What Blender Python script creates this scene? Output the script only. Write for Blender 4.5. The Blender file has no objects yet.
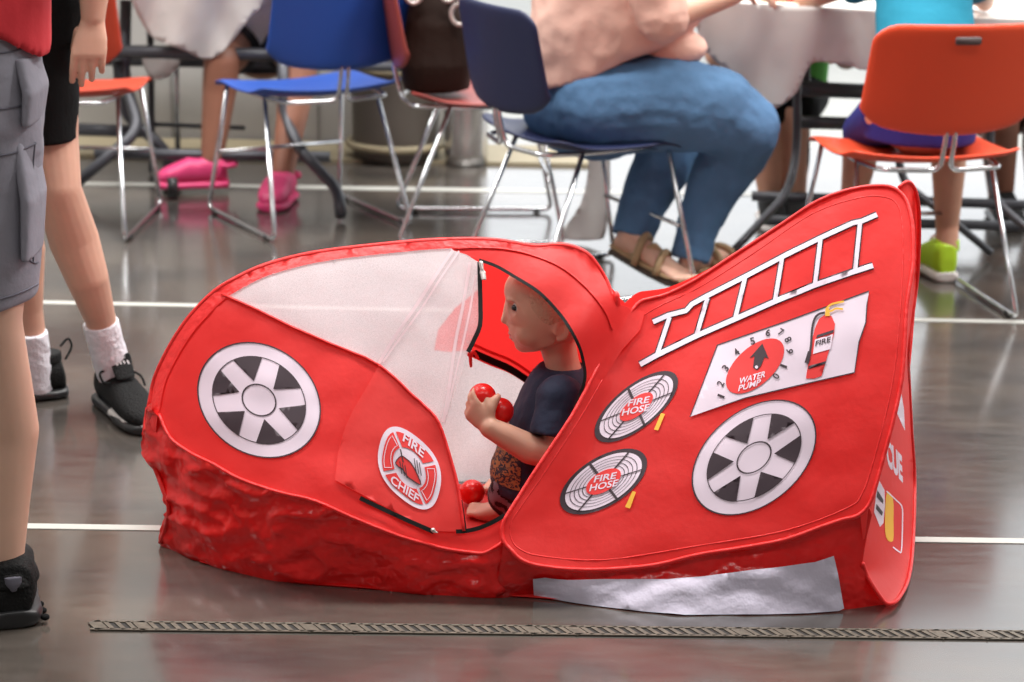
import bpy, bmesh, math, random
from mathutils import Vector as V, Matrix, noise
from mathutils.geometry import delaunay_2d_cdt
random.seed(7)
SC = bpy.context.scene
COL = SC.collection
PI = math.pi
# ---------------------------------------------------------------- camera
F = 2120.0; PITCH = math.radians(16.2); ROLL = math.radians(1.1)
CAM = V((0, 0, 1.53))
RM = Matrix.Rotation(PI/2-PITCH, 3, 'X') @ Matrix.Rotation(ROLL, 3, 'Z')
cd = bpy.data.cameras.new('camera'); cam = bpy.data.objects.new('camera', cd); COL.objects.link(cam)
cam.matrix_world = Matrix.Translation(CAM) @ RM.to_4x4()
cd.sensor_width = 36; cd.lens = F/1024*36; cd.clip_start = .05; cd.clip_end = 200
cd.dof.use_dof = True; cd.dof.focus_distance = 3.8; cd.dof.aperture_fstop = 4.2
SC.camera = cam

def ray(px, py):
    return RM @ V(((px-512)/F, (341-py)/F, -1.0))
def P(px, py, Y):
    d = ray(px, py); return CAM + d*(Y/d.y)
def Fl(px, py, z=0.0):
    d = ray(px, py); return CAM + d*((z-CAM.z)/d.z)
FWD = RM @ V((0, 0, -1)); RIGHT = RM @ V((1, 0, 0)); UP = RM @ V((0, 1, 0))
def ppm(p):            # pixels per metre at a world point
    return F/((p-CAM).dot(FWD))
def toward(p, off):
    return p + (CAM-p).normalized()*off

# ---------------------------------------------------------------- materials
def lin(h):
    if isinstance(h, str):
        h = [int(h[i:i+2], 16)/255 for i in (0, 2, 4)]
    return tuple(((c/12.92) if c <= .04045 else ((c+.055)/1.055)**2.4) for c in h)+(1,)
MATS = {}
def mat(name, col, rough=.6, metal=0, spec=.5, var=0, vscale=8, bump=0, bscale=40, trans=0, coat=0, sss=0, sheen=0, stretch=None, bdist=.01):
    m = bpy.data.materials.new(name); m.use_nodes = True
    nt = m.node_tree; N = nt.nodes; L = nt.links
    b = N['Principled BSDF']; out = N['Material Output']
    c = lin(col)
    b.inputs['Base Color'].default_value = c
    b.inputs['Roughness'].default_value = rough
    b.inputs['Metallic'].default_value = metal
    b.inputs['Specular IOR Level'].default_value = spec
    if coat: b.inputs['Coat Weight'].default_value = coat; b.inputs['Coat Roughness'].default_value = .1
    if sss:
        b.inputs['Subsurface Weight'].default_value = sss; b.inputs['Subsurface Radius'].default_value = (1, .3, .15); b.inputs['Subsurface Scale'].default_value = .01
    tc = N.new('ShaderNodeTexCoord'); mp = N.new('ShaderNodeMapping'); L.new(tc.outputs['Object'], mp.inputs[0])
    if stretch: mp.inputs['Scale'].default_value = stretch
    if var:
        n = N.new('ShaderNodeTexNoise'); n.inputs['Scale'].default_value = vscale; n.inputs['Detail'].default_value = 5
        L.new(mp.outputs[0], n.inputs[0])
        r = N.new('ShaderNodeMapRange'); r.inputs[1].default_value = .3; r.inputs[2].default_value = .7
        r.inputs[3].default_value = 1-var; r.inputs[4].default_value = 1+var
        L.new(n.outputs[0], r.inputs[0])
        h = N.new('ShaderNodeHueSaturation'); h.inputs['Color'].default_value = c; L.new(r.outputs[0], h.inputs['Value'])
        L.new(h.outputs[0], b.inputs['Base Color'])
    if bump:
        n2 = N.new('ShaderNodeTexNoise'); n2.inputs['Scale'].default_value = bscale; n2.inputs['Detail'].default_value = 4
        L.new(mp.outputs[0], n2.inputs[0])
        bp = N.new('ShaderNodeBump'); bp.inputs['Strength'].default_value = bump; bp.inputs['Distance'].default_value = bdist
        L.new(n2.outputs[0], bp.inputs['Height']); L.new(bp.outputs[0], b.inputs['Normal'])
    if trans:
        t = N.new('ShaderNodeBsdfTranslucent'); t.inputs[0].default_value = c
        mx = N.new('ShaderNodeMixShader'); mx.inputs[0].default_value = trans
        L.new(b.outputs[0], mx.inputs[1]); L.new(t.outputs[0], mx.inputs[2]); L.new(mx.outputs[0], out.inputs[0])
    MATS[name] = m
    return m
def net_mat(name, col, see):
    m = bpy.data.materials.new(name); m.use_nodes = True
    nt = m.node_tree; N = nt.nodes; L = nt.links; N.remove(N['Principled BSDF'])
    d = N.new('ShaderNodeBsdfDiffuse'); d.inputs[0].default_value = lin(col)
    t = N.new('ShaderNodeBsdfTranslucent'); t.inputs[0].default_value = lin(col)
    a = N.new('ShaderNodeMixShader'); a.inputs[0].default_value = .4
    L.new(d.outputs[0], a.inputs[1]); L.new(t.outputs[0], a.inputs[2])
    tr = N.new('ShaderNodeBsdfTransparent'); mx = N.new('ShaderNodeMixShader')
    # woven net: open cells between threads
    tc = N.new('ShaderNodeTexCoord'); n = N.new('ShaderNodeTexNoise'); n.inputs['Scale'].default_value = 600
    L.new(tc.outputs['Object'], n.inputs[0])
    r = N.new('ShaderNodeMapRange'); r.inputs[1].default_value = .3; r.inputs[2].default_value = .7
    r.inputs[3].default_value = see-.12; r.inputs[4].default_value = see+.12
    L.new(n.outputs[0], r.inputs[0]); L.new(r.outputs[0], mx.inputs[0])
    L.new(a.outputs[0], mx.inputs[1]); L.new(tr.outputs[0], mx.inputs[2]); L.new(mx.outputs[0], N['Material Output'].inputs[0])
    MATS[name] = m; return m

RED = mat('red_nylon', 'f03432', .5, var=.05, vscale=5, bump=.25, bscale=18, trans=.4)
RED2 = mat('red_nylon_flap', 'f04340', .5, bump=.2, bscale=18, trans=.38)
REDRIM = mat('red_hem', 'f02b2b', .42, bump=.3, bscale=60, trans=.15)
SKIRT = mat('red_vinyl_skirt', 'd81c1c', .24, var=.2, vscale=9, bump=.8, bscale=6, trans=.1, bdist=.06)
WHITEVINYL = mat('white_vinyl', 'c9c2d4', .6, var=.1, vscale=9, bump=.5, bscale=14, bdist=.02)
PW = mat('print_white', 'e9d7e6', .6)
PK = mat('print_black', '3a2a33', .6)
PR = mat('print_red', 'e93434', .6)
PY = mat('print_yellow', 'f2b63c', .6)
NET = net_mat('white_net', 'f3eef2', .38)
NETSEAM = mat('net_seam', 'f0dfe4', .7, trans=.4)
ZIP = mat('black_zip', '070605', .6, spec=.25)
PULL = mat('zip_pull_metal', 'd8d0cc', .3, .6)
BALLM = mat('red_plastic_ball', 'e81c18', .25)
SKINB = mat('skin_boy', 'd2a18a', .5, sss=.15, var=.03, vscale=20)
SKIN1 = mat('skin_fair', 'd9ae98', .5, sss=.1, var=.04, vscale=14)
SKIN2 = mat('skin_light_tan', 'd0a28c', .5, sss=.1, var=.05, vscale=20)
SKIN4 = mat('skin_tan', 'c4937b', .5, sss=.1, var=.05, vscale=20)
SKIN3 = mat('skin_brown', '8a5c49', .5, var=.05)
LIPS = mat('lips', 'b5736a', .45)
EYEW = mat('eye_white', 'cfc8c4', .25)
IRIS = mat('eye_iris', '2c2a2c', .2)
HAIRB = mat('hair_blond', 'c79d84', .7, bump=.4, bscale=200)
HAIRD = mat('hair_brown', '4a3626', .6, bump=.6, bscale=120)
NAVY = mat('navy_cotton', '20273f', .85, bump=.2, bscale=60)
BLACKC = mat('black_cotton', '0d0d0e', .9, spec=.2, bump=.2, bscale=60)
DARKPANT = mat('dark_camo_cotton', '1b1c22', .85, var=.5, vscale=40)
GREYC = mat('grey_cargo_cotton', '8b8994', .85, var=.06, vscale=12, bump=.35, bscale=26)
GREYD = mat('grey_seam', '5d5b66', .85)
REDSHIRT = mat('red_cotton', 'd8323c', .85, bump=.3, bscale=20)
PINKSHIRT = mat('pale_pink_cotton', 'e6b9a8', .85, bump=.3, bscale=18, var=.04)
JEANS = mat('blue_denim', '4d7399', .85, var=.16, vscale=7, bump=.2, bscale=60)
TURQ = mat('turquoise_cotton', '0f809c', .85, bump=.2, bscale=25)
BLUEC = mat('royal_blue_cotton', '18227c', .85)
GREENC = mat('green_cotton', '59b04a', .85)
WHITEC = mat('white_sock_cotton', 'e4e2ea', .9, bump=.5, bscale=90)
SHOEK = mat('black_shoe_mesh', '0b0b0c', .75, spec=.3, bump=.5, bscale=200)
SOLEK = mat('black_rubber', '232325', .4)
SOLEW = mat('white_rubber', 'd9d4d0', .5)
LOGOW = mat('shoe_mark_white', 'd8d6d8', .6)
PINKR = mat('pink_rubber_clog', 'c8386c', .5)
LIME = mat('lime_shoe', 'b4dc2a', .5)
LEATHER = mat('tan_leather', 'a98f6c', .6)
SANDSOLE = mat('dark_sandal_sole', '4a3f36', .6)
CHROME = mat('chrome_steel', 'd6d8dc', .22, 1)
BLUEP = mat('blue_chair_plastic', '1b4596', .45, bump=.1, bscale=300)
NAVYP = mat('navy_chair_plastic', '141d42', .5, bump=.1, bscale=300)
ORANGEP = mat('orange_chair_plastic', 'dd4a26', .45, bump=.1, bscale=300)
REDP = mat('rust_red_chair_plastic', 'b23a20', .45, bump=.1, bscale=300)
MAROONP = mat('maroon_chair_plastic', '8c3a34', .45, bump=.1, bscale=300)
PLATE = mat('dark_grey_plate', '4a3c3c', .5)
TUBE = mat('dark_grey_tube', '46474d', .4, .3)
TABLEW = mat('white_table_laminate', 'd8d6d2', .5)
CLOTH = mat('white_plastic_cloth', 'c9c5c2', .5, bump=.3, bscale=12, trans=.2)
BAGM = mat('brown_leather_bag', '1f0f08', .75, spec=.2, bump=.3, bscale=30)
BINM = mat('brown_bin_plastic', '57504a', .5)
STEEL = mat('brushed_steel_bin', 'c8c6c4', .25, .9)
WALLM = mat('grey_panel_paint', 'a6a4a1', .6)
CEILM = mat('white_ceiling_paint', 'd8d8d8', .8)
LINEM = mat('white_floor_paint', 'b4b4ae', .4)
APRON = mat('pale_concrete', 'a2a29e', .8, var=.05)
GRATE = mat('worn_steel_grate', '5d554b', .55, .3, var=.25, vscale=60)
DRAIN = mat('drain_channel_dark', '17120f', .7)
BEIGE = mat('beige_threshold', '93886f', .6, var=.06)
FOODM = mat('paper_food_tray', 'e6ddd0', .7)

def floor_mat():
    m = mat('polished_concrete', '77777a', .2)
    nt = m.node_tree; N = nt.nodes; L = nt.links; b = N['Principled BSDF']
    tc = N.new('ShaderNodeTexCoord')
    def noi(scale, det, sx=1, sy=1):
        mp = N.new('ShaderNodeMapping'); mp.inputs['Scale'].default_value = (sx, sy, 1)
        L.new(tc.outputs['Object'], mp.inputs[0])
        n = N.new('ShaderNodeTexNoise'); n.inputs['Scale'].default_value = scale; n.inputs['Detail'].default_value = det
        L.new(mp.outputs[0], n.inputs[0]); return n
    a = noi(1.6, 6, 1, 2.2); c = noi(9, 6, 1, 4)
    rp = N.new('ShaderNodeValToRGB'); e = rp.color_ramp.elements
    e[0].position = .3; e[0].color = lin('3c3a39'); e[1].position = .72; e[1].color = lin('585049')
    L.new(a.outputs[0], rp.inputs[0])
    mx = N.new('ShaderNodeMixRGB'); mx.blend_type = 'OVERLAY'; mx.inputs[0].default_value = .35
    L.new(rp.outputs[0], mx.inputs[1]); L.new(c.outputs[0], mx.inputs[2]); L.new(mx.outputs[0], b.inputs['Base Color'])
    r = N.new('ShaderNodeMapRange'); r.inputs[3].default_value = .10; r.inputs[4].default_value = .30
    L.new(c.outputs[0], r.inputs[0]); L.new(r.outputs[0], b.inputs['Roughness'])
    b.inputs['Specular IOR Level'].default_value = .75
    b.inputs['Coat Weight'].default_value = .5; b.inputs['Coat Roughness'].default_value = .12
    return m
FLOORM = floor_mat()

# ---------------------------------------------------------------- objects
def rootloc(o):
    l = V((0, 0, 0))
    while o is not None:
        l += o.location; o = o.parent
    return l
def link(name, me, m=None, parent=None, local=False, smooth=True):
    o = bpy.data.objects.new(name, me); COL.objects.link(o)
    if m is not None:
        me.materials.clear(); me.materials.append(m)
    if smooth and len(me.polygons): me.polygons.foreach_set('use_smooth', [True]*len(me.polygons))
    if parent is not None:
        o.parent = parent
        if not local: me.transform(Matrix.Translation(-rootloc(parent)))
    else:
        if not local and not name.startswith(('wall', 'floor', 'ceiling', 'trim')):
            xs = [v.co for v in me.vertices]
            c = V((sum(v.x for v in xs)/len(xs), sum(v.y for v in xs)/len(xs), min(v.z for v in xs)))
            me.transform(Matrix.Translation(-c)); o.location = c
    return o
def tag(o, label=None, cat=None, group=None, kind=None):
    if label: o['label'] = label
    if cat: o['category'] = cat
    if group: o['group'] = group
    if kind: o['kind'] = kind
    return o
def empty(name, loc, label, cat, group=None, rz=0):
    o = bpy.data.objects.new(name, None); COL.objects.link(o); o.location = loc; o.rotation_euler = (0, 0, rz)
    o.empty_display_size = .1
    return tag(o, label, cat, group)
def mesh(verts, faces, name='m'):
    me = bpy.data.meshes.new(name); me.from_pydata([tuple(v) for v in verts], [], faces); me.update(); return me
def bm_mesh(bm, name='m'):
    me = bpy.data.meshes.new(name); bm.to_mesh(me); bm.free(); return me
def box(bm, x0, x1, y0, y1, z0, z1):
    r = bmesh.ops.create_cube(bm, size=1, matrix=Matrix.Translation(((x0+x1)/2, (y0+y1)/2, (z0+z1)/2)) @ Matrix.Diagonal((x1-x0, y1-y0, z1-z0, 1)))
    return r['verts']
def bx(x0, x1, y0, y1, z0, z1):
    bm = bmesh.new(); box(bm, x0, x1, y0, y1, z0, z1); return bm_mesh(bm)

def catmull(pts, n=8, closed=False):
    pts = [V(p) for p in pts]; out = []
    N = len(pts)
    rng = range(N if closed else N-1)
    for i in rng:
        if closed: p0, p1, p2, p3 = pts[i-1], pts[i], pts[(i+1) % N], pts[(i+2) % N]
        else: p0, p1, p2, p3 = pts[max(i-1, 0)], pts[i], pts[i+1], pts[min(i+2, N-1)]
        for k in range(n):
            t = k/n
            out.append(.5*((2*p1)+(p2-p0)*t+(2*p0-5*p1+4*p2-p3)*t*t+(3*p1-p0-3*p2+p3)*t**3))
    if not closed: out.append(pts[-1])
    return out
def tube(pts, r, segs=8, bm=None, closed=False):
    own = bm is None
    if own: bm = bmesh.new()
    n = len(pts); rings = []; pts = [V(p) for p in pts]
    nrm = None
    for i, p in enumerate(pts):
        a = pts[i-1] if (i > 0 or closed) else p; b = pts[(i+1) % n] if (i < n-1 or closed) else p
        d = (b-a)
        if d.length < 1e-9: d = V((0, 0, 1))
        d.normalize()
        if nrm is None:
            nrm = d.orthogonal().normalized()
        nrm = (nrm - d*nrm.dot(d)); 
        if nrm.length < 1e-6: nrm = d.orthogonal()
        nrm.normalize(); bi = d.cross(nrm)
        rr = r[i] if isinstance(r, (list, tuple)) else r
        rings.append([bm.verts.new(p+(nrm*math.cos(2*PI*k/segs)+bi*math.sin(2*PI*k/segs))*rr) for k in range(segs)])
    m = n if closed else n-1
    for i in range(m):
        A, B = rings[i], rings[(i+1) % n]
        for k in range(segs):
            bm.faces.new((A[k], A[(k+1) % segs], B[(k+1) % segs], B[k]))
    if not closed:
        bm.faces.new(rings[0][::-1]); bm.faces.new(rings[-1])
    if own: return bm_mesh(bm)
    return bm
def bend(pts, r=.03, n=5):      # polyline with rounded corners
    pts = [V(p) for p in pts]; out = [pts[0]]
    for i in range(1, len(pts)-1):
        a, b, c = pts[i-1], pts[i], pts[i+1]
        k = min(r, (a-b).length*.45, (c-b).length*.45)
        p = b+(a-b).normalized()*k; q = b+(c-b).normalized()*k
        for j in range(n+1):
            t = j/n; out.append(p*(1-t)**2+b*2*t*(1-t)+q*t*t)
    out.append(pts[-1]); return out

# ---------------------------------------------------------------- soft bodies
class Blob:
    def __init__(s): s.bm = bmesh.new()
    def ell(s, c, r, rot=None, sub=3):
        if not isinstance(r, (tuple, list, V)): r = (r, r, r)
        M = Matrix.Translation(V(c))
        if rot is not None: M = M @ rot.to_4x4()
        bmesh.ops.create_icosphere(s.bm, subdivisions=sub, radius=1, matrix=M @ Matrix.Diagonal((r[0], r[1], r[2], 1)))
        return s
    def chain(s, jr, sub=2):
        jr = [(V(p), r) for p, r in jr]
        for p, r in jr: s.ell(p, r, sub=sub)
        for (a, ra), (b, rb) in zip(jr, jr[1:]):
            s.frus(a, ra, b, rb)
        return s
    def frus(s, a, ra, b, rb, segs=20):
        a, b = V(a), V(b); d = b-a
        if d.length < 1e-6: return s
        q = d.to_track_quat('Z', 'Y').to_matrix().to_4x4()
        bmesh.ops.create_cone(s.bm, cap_ends=True, segments=segs, radius1=ra, radius2=rb, depth=d.length, matrix=Matrix.Translation((a+b)/2) @ q)
        return s
    def loft(s, rings, segs=28, pw=1.0):
        rs = []
        for rg in rings:
            c, u, v = V(rg[0]), V(rg[1]), V(rg[2]); fz = rg[3] if len(rg) > 3 else None; ring = []
            for k in range(segs):
                t = 2*PI*k/segs; ct, st = math.cos(t), math.sin(t)
                ct = math.copysign(abs(ct)**pw, ct); st = math.copysign(abs(st)**pw, st)
                ring.append(s.bm.verts.new(c+u*ct+v*st+(V((0, 0, fz(math.cos(t), math.sin(t)))) if fz else V((0, 0, 0)))))
            rs.append(ring)
        for A, B in zip(rs, rs[1:]):
            for k in range(segs): s.bm.faces.new((A[k], A[(k+1) % segs], B[(k+1) % segs], B[k]))
        s.bm.faces.new(rs[0][::-1]); s.bm.faces.new(rs[-1])
        return s
    def mesh(s, voxel=.006, smooth=6, fac=.5):
        bmesh.ops.recalc_face_normals(s.bm, faces=s.bm.faces[:])
        me = bm_mesh(s.bm)
        o = bpy.data.objects.new('tmp', me); COL.objects.link(o)
        r = o.modifiers.new('r', 'REMESH'); r.mode = 'VOXEL'; r.voxel_size = voxel
        if smooth:
            q = o.modifiers.new('s', 'SMOOTH'); q.factor = fac; q.iterations = smooth
        dg = bpy.context.evaluated_depsgraph_get()
        out = bpy.data.meshes.new_from_object(o.evaluated_get(dg))
        bpy.data.objects.remove(o); bpy.data.meshes.remove(me)
        return out
def brush(me, c, rad, disp):
    c = V(c); disp = V(disp)
    for v in me.vertices:
        d = (v.co-c).length
        if d < rad:
            k = 1-(d/rad)**2; v.co += disp*k*k
def wrinkle(me, amp, scale, seed=0):
    off = V((seed*3.1, seed*1.7, 0))
    nr = [v.normal.copy() for v in me.vertices]
    for v, q in zip(me.vertices, nr):
        v.co += q*amp*noise.noise(v.co*scale+off)

def head_local(b, M, hs=1.0):
    """head facing -X in its own frame, M takes it to the world"""
    sc = M.to_scale()[0]; R3 = M.to_3x3().normalized()
    def T(x, y, z): return M @ V((x, y, z))
    def e(x, y, z, r):
        if not isinstance(r, tuple): r = (r, r, r)
        b.ell(T(x, y, z), tuple(q*sc for q in r), R3)
    e(0, 0, 0, (.083, .070, .082)); e(.012, 0, .004, (.078, .072, .078))
    e(-.034, 0, -.036, (.044, .050, .053))
    e(-.040, 0, -.012, (.041, .052, .04))
    b.chain([(T(0, .040, -.052), .017*sc), (T(-.028, .026, -.068), .0155*sc), (T(-.0495, 0, -.0735), .018*sc), (T(-.028, -.026, -.068), .0155*sc), (T(0, -.040, -.052), .017*sc)])
    e(-.02, 0, -.056, (.036, .040, .030)); e(-.014, 0, -.036, (.056, .0585, .042)); e(-.030, 0, .030, (.0535, .056, .048))
    for s in (-1, 1):
        e(-.036, .028*s, -.044, (.032, .026, .030))
        e(-.068, .024*s, .021, (.013, .018, .007))
        e(-.077, .0075*s, -.0315, .0055)
        pts = []
        for k in range(9):
            t = math.radians(-95+k*37)
            pts.append((T(.02+.013*math.cos(t)+.003*math.sin(t), s*(.068+.006*max(0, math.cos(t))), -.031+.019*math.sin(t)), .0042*sc))
        b.chain(pts)
        e(.019, .065*s, -.033, (.011, .006, .017)); e(.013, .067*s, -.049, (.006, .004, .006))
    for s in (-1, 1):
        b.chain([(T(-.071, .022*s, .010), .003*sc), (T(-.0715, .030*s, .0155), .0042*sc), (T(-.064, .041*s, .016), .0042*sc), (T(-.054, .0475*s, .010), .0035*sc)])
        b.chain([(T(-.071, .022*s, .008), .003*sc), (T(-.069, .032*s, .0015), .0034*sc), (T(-.061, .043*s, .0025), .0034*sc), (T(-.054, .0475*s, .008), .003*sc)])
    b.chain([(T(-.0755, 0, .008), .0075*sc), (T(-.080, 0, -.010), .007*sc), (T(-.0845, 0, -.0265), .0072*sc)])
    e(-.071, 0, -.041, (.007, .012, .008))
    e(-.0685, 0, -.050, (.0085, .017, .0050)); e(-.0665, 0, -.0615, (.0085, .015, .0055))
    e(-.060, 0, -.056, (.006, .016, .006))
def head_sculpt(me, M, off=V((0, 0, 0))):
    sc = M.to_scale()[0]; R3 = M.to_3x3().normalized()
    for s in (-1, 1):
        brush(me, M @ V((-.071, .034*s, .009)), .017*sc, R3 @ V((.010, -.006*s, 0))*sc)
    brush(me, M @ V((-.074, 0, -.0558)), .010*sc, R3 @ V((.006, 0, 0))*sc)
def face_smooth(me, M, n=45):
    inv = M.inverted(); bm = bmesh.new(); bm.from_mesh(me); sel = []
    for v in bm.verts:
        q = inv @ v.co
        if -.062 < q.x < .004 and -.066 < q.z < .055 and abs(q.y) > .012 and not (q.x < -.042 and -.014 < q.z < .028) and not (q.x < -.056 and q.z < -.02): sel.append(v)
    for _ in range(n): bmesh.ops.smooth_vert(bm, verts=sel, factor=.5, use_axis_x=True, use_axis_y=True, use_axis_z=True)
    bm.to_mesh(me); bm.free()
def head_bits(root, M, hair=None, lips=LIPS, hairpts=None, eyes=True):
    sc = M.to_scale()[0]; R3 = M.to_3x3().normalized()
    if eyes:
        for s in (-1, 1):
            bb = Blob(); bb.ell(M @ V((-.0605, .034*s, .0085)), .0100*sc, sub=3)
            ey = link('eye', bm_mesh(bb.bm), EYEW, root)
            b2 = Blob(); b2.ell(M @ V((-.0660, .0385*s, .0085)), (.0062*sc, .0062*sc, .0064*sc), R3, sub=2)
            link('iris', bm_mesh(b2.bm), IRIS, ey)
        b3 = Blob(); b3.ell(M @ V((-.0705, 0, -.0515)), (.008*sc, .016*sc, .0036*sc), R3); b3.ell(M @ V((-.0688, 0, -.060)), (.008*sc, .0145*sc, .0042*sc), R3)
        tag(link('lips', b3.mesh(.0018, 2), lips, root), 'pink lips')
    if hair is not None:
        b4 = Blob(); b4.ell(M @ V((.013, 0, .012)), (.082*sc, .0755*sc, .080*sc), R3, sub=4)
        for q in (hairpts or []): b4.ell(M @ V(q[:3]), tuple(x*sc for x in q[3:6]), R3)
        me = b4.mesh(.004*sc, 2)
        bm = bmesh.new(); bm.from_mesh(me)
        for nrm, pt in (((-.85, 0, -.55), (-.058, 0, .035)), ):
            co = M @ V(pt); no = R3 @ V(nrm)
            bmesh.ops.bisect_plane(bm, geom=bm.verts[:]+bm.edges[:]+bm.faces[:], plane_co=co, plane_no=no, clear_outer=True)
        bm.to_mesh(me); bm.free()
        link('hair', me, hair, root)
def hand(b, wrist, d, n, s, k=1.0, curl=(.25, .45, .35), thumb=True, spread=1.0, tcurl=.5, rw=.024):
    """wrist point, d towards the fingers, n palm side, s thumb side"""
    wrist, d, n, s = V(wrist), V(d).normalized(), V(n).normalized(), V(s).normalized()
    b.loft([(wrist-d*.012*k, s*rw*k, n*.019*k), (wrist+d*.02*k, s*.030*k, n*.018*k), (wrist+d*.05*k, s*.038*k, n*.0165*k), (wrist+d*.088*k, s*.041*k, n*.013*k), (wrist+d*.097*k, s*.038*k, n*.009*k)], 20, .85)
    for i, (o, L) in enumerate(((.031, .068), (.0105, .076), (-.0105, .070), (-.031, .055))):
        p = wrist+d*(.091-.004*abs(i-1))*k+s*o*k
        a = 0; q = (d+s*(o*1.5*spread)).normalized(); pts = [(p-d*.012*k, .0095*k)]
        for j, (cj, fr) in enumerate(zip(curl, (.45, .31, .24))):
            a += cj*(1+.12*i)
            dirv = (q*math.cos(a)+n*math.sin(a)).normalized()
            pts.append((p, (.0095-.0009*j)*k)); p = p+dirv*L*fr*k
        pts.append((p, .0072*k))
        b.chain(pts)
    if thumb:
        p = wrist+d*.028*k+s*.028*k
        q1 = (s*.75+d*.75+n*.35).normalized(); q2 = (s*.25+d*.9+n*tcurl).normalized(); q3 = (d*.9+n*(tcurl+.3)).normalized()
        b.chain([(p-s*.012*k, .014*k), (p+q1*.030*k, .0125*k), (p+q1*.030*k+q2*.032*k, .0105*k), (p+q1*.03*k+q2*.032*k+q3*.024*k, .008*k)])
from mathutils.bvhtree import BVHTree
class Skin:
    def __init__(s, o):
        base = rootloc(o); me = o.data
        s.t = BVHTree.FromPolygons([v.co+base for v in me.vertices], [tuple(p.vertices) for p in me.polygons])
    def __call__(s, px, py, off=.001):
        d = ray(px, py).normalized(); h = s.t.ray_cast(CAM, d)
        return (h[0] if h[0] is not None else P(px, py, 3.4))-d*off
    def near(s, p, off=.001):
        h = s.t.find_nearest(p); return h[0]+h[1]*off
def rotz(a): return Matrix.Rotation(a, 3, 'Z')
def shoe(root, heel, toe, w=.045, h=.075, upper=SHOEK, sole=SOLEK, tilt=0, name='shoe', lab=None, sh=.028, toeh=.6, collar=.01):
    """heel and toe: ground points at the sole; returns the upper"""
    heel, toe = V(heel), V(toe); d = (toe-heel); L = d.length; d.normalize()
    up = V((0, 0, 1)); up = (up-d*up.dot(d)).normalized(); s = d.cross(up)
    b = Blob(); rs = []
    for t, ww, hh in ((.0, .55, .55), (.03, .72, .95), (.12, .84, 1.05), (.3, .86, 1.08), (.42, .88, .98), (.55, .95, .82), (.7, 1.0, .66), (.85, .92, .52), (.95, .66, .40), (1.0, .3, .25)):
        H = h*hh*(toeh/.6 if t > .5 else 1); c = heel+d*L*t+up*(sh*.6+H/2)
        rs.append((c, s*w*ww, up*H/2))
    b.loft(rs, 24, .8)
    u = link(name, b.mesh(.004, 5), upper, root)
    if lab: tag(u, lab)
    b = Blob(); rs = []
    for t, ww in ((-.02, .5), (.0, .78), (.1, .93), (.3, .9), (.5, .92), (.72, 1.05), (.88, .95), (.97, .7), (1.02, .35)):
        rs.append((heel+d*L*t+up*(sh/2), s*w*ww*1.06, up*sh/2))
    b.loft(rs, 24, .7)
    link('sole', b.mesh(.004, 3), sole, u)
    return u
# ================================================================ THE PLAY TENT
def interp(tab, x):
    if x <= tab[0][0]: return tab[0][1]
    for (a, p), (b, q) in zip(tab, tab[1:]):
        if x <= b: return p+(q-p)*(x-a)/(b-a)
    return tab[-1][1]
def soft(tab, x, w=22):
    return sum(interp(tab, x+w*k/4) for k in range(-4, 5))/9
def sstep(a, b, x):
    t = min(1, max(0, (x-a)/(b-a))); return t*t*(3-2*t)
YC = 3.90
RIM = [(146, 432), (147, 418), (150, 405), (155, 380), (165, 357), (177.5, 335), (192, 315), (215, 292), (240, 277), (265, 266), (302, 256), (340, 250), (396, 244), (433, 241), (471, 240), (496, 241), (516, 244), (536, 247), (556, 245.5), (571, 247), (586, 254), (596, 265), (606, 282), (611, 295), (617, 301)]
OB = [(144, 408), (159, 414), (170, 437.5), (190, 452.5), (215, 465), (240, 479), (280, 492.5), (315, 501), (352, 517.5), (396, 535), (421, 542.5), (446, 549), (471, 552.5), (486, 552.5), (503, 542), (560, 556), (640, 562)]
FC = [(140, 541), (161, 546), (177.5, 552.5), (190, 560), (214, 567.7), (275, 582), (345, 588), (427, 596), (497, 598.4), (520, 594), (534, 590)]
def Wd(px):
    t = min(1, max(0, (px-143)/215)); return .03+.29*math.sin(t*PI/2)**.9
def SF(px, py):        # near side of the cab
    top = soft(RIM[6:], px) if px > 215 else interp(RIM[6:], px) if px > 192 else interp([(143, 425), (147, 412), (155, 380), (165, 357), (177.5, 335), (192, 315)], px)
    bot = soft(OB, px); t = max(0, (py-top)/max(20, bot-top))
    if px > 560: t *= 1-.3*sstep(560, 640, px)
    return P(px, py, YC-Wd(px)*min(1.05, t)**.85+.004*noise.noise(V((px*.03, py*.03, 1))))
def SFAR(px, py):      # far side of the cab
    top = interp(RIM, px); t = max(0, (py-top)/(486-top)); return P(px, py, YC+.02+.285*min(1.05, t)**.85*(Wd(px)/.32))
def SK(px, py):        # cab skirt down to the floor
    tb = interp(OB, px); fb = interp(FC, px); t = min(1, max(0, (py-tb)/max(10, fb-tb)))
    Y0 = SF(px, tb).y; Y1 = Fl(px, fb).y
    return P(px, py, Y0*(1-t)+Y1*t+.012*math.sin(PI*t)*(1+noise.noise(V((px*.02, py*.03, 4)))*1.3)*(-.6))
def RYT(px): return soft([(480, 409), (622, 318), (652, 299), (697, 280), (755, 242), (812, 204.5), (858, 187), (925, 176)], px)
RB = [(480, 560), (517, 558), (535, 566), (567, 570), (605, 570.5), (655, 566), (697, 556), (740, 549), (784, 541), (818, 529), (841, 521), (864, 512), (925, 490)]
LE = [(305, 640), (330, 621), (347.5, 608.5), (370, 593.5), (390, 586), (417, 571), (447, 551), (470, 536), (497, 518.5), (517, 506), (540, 502), (560, 505)]
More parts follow.
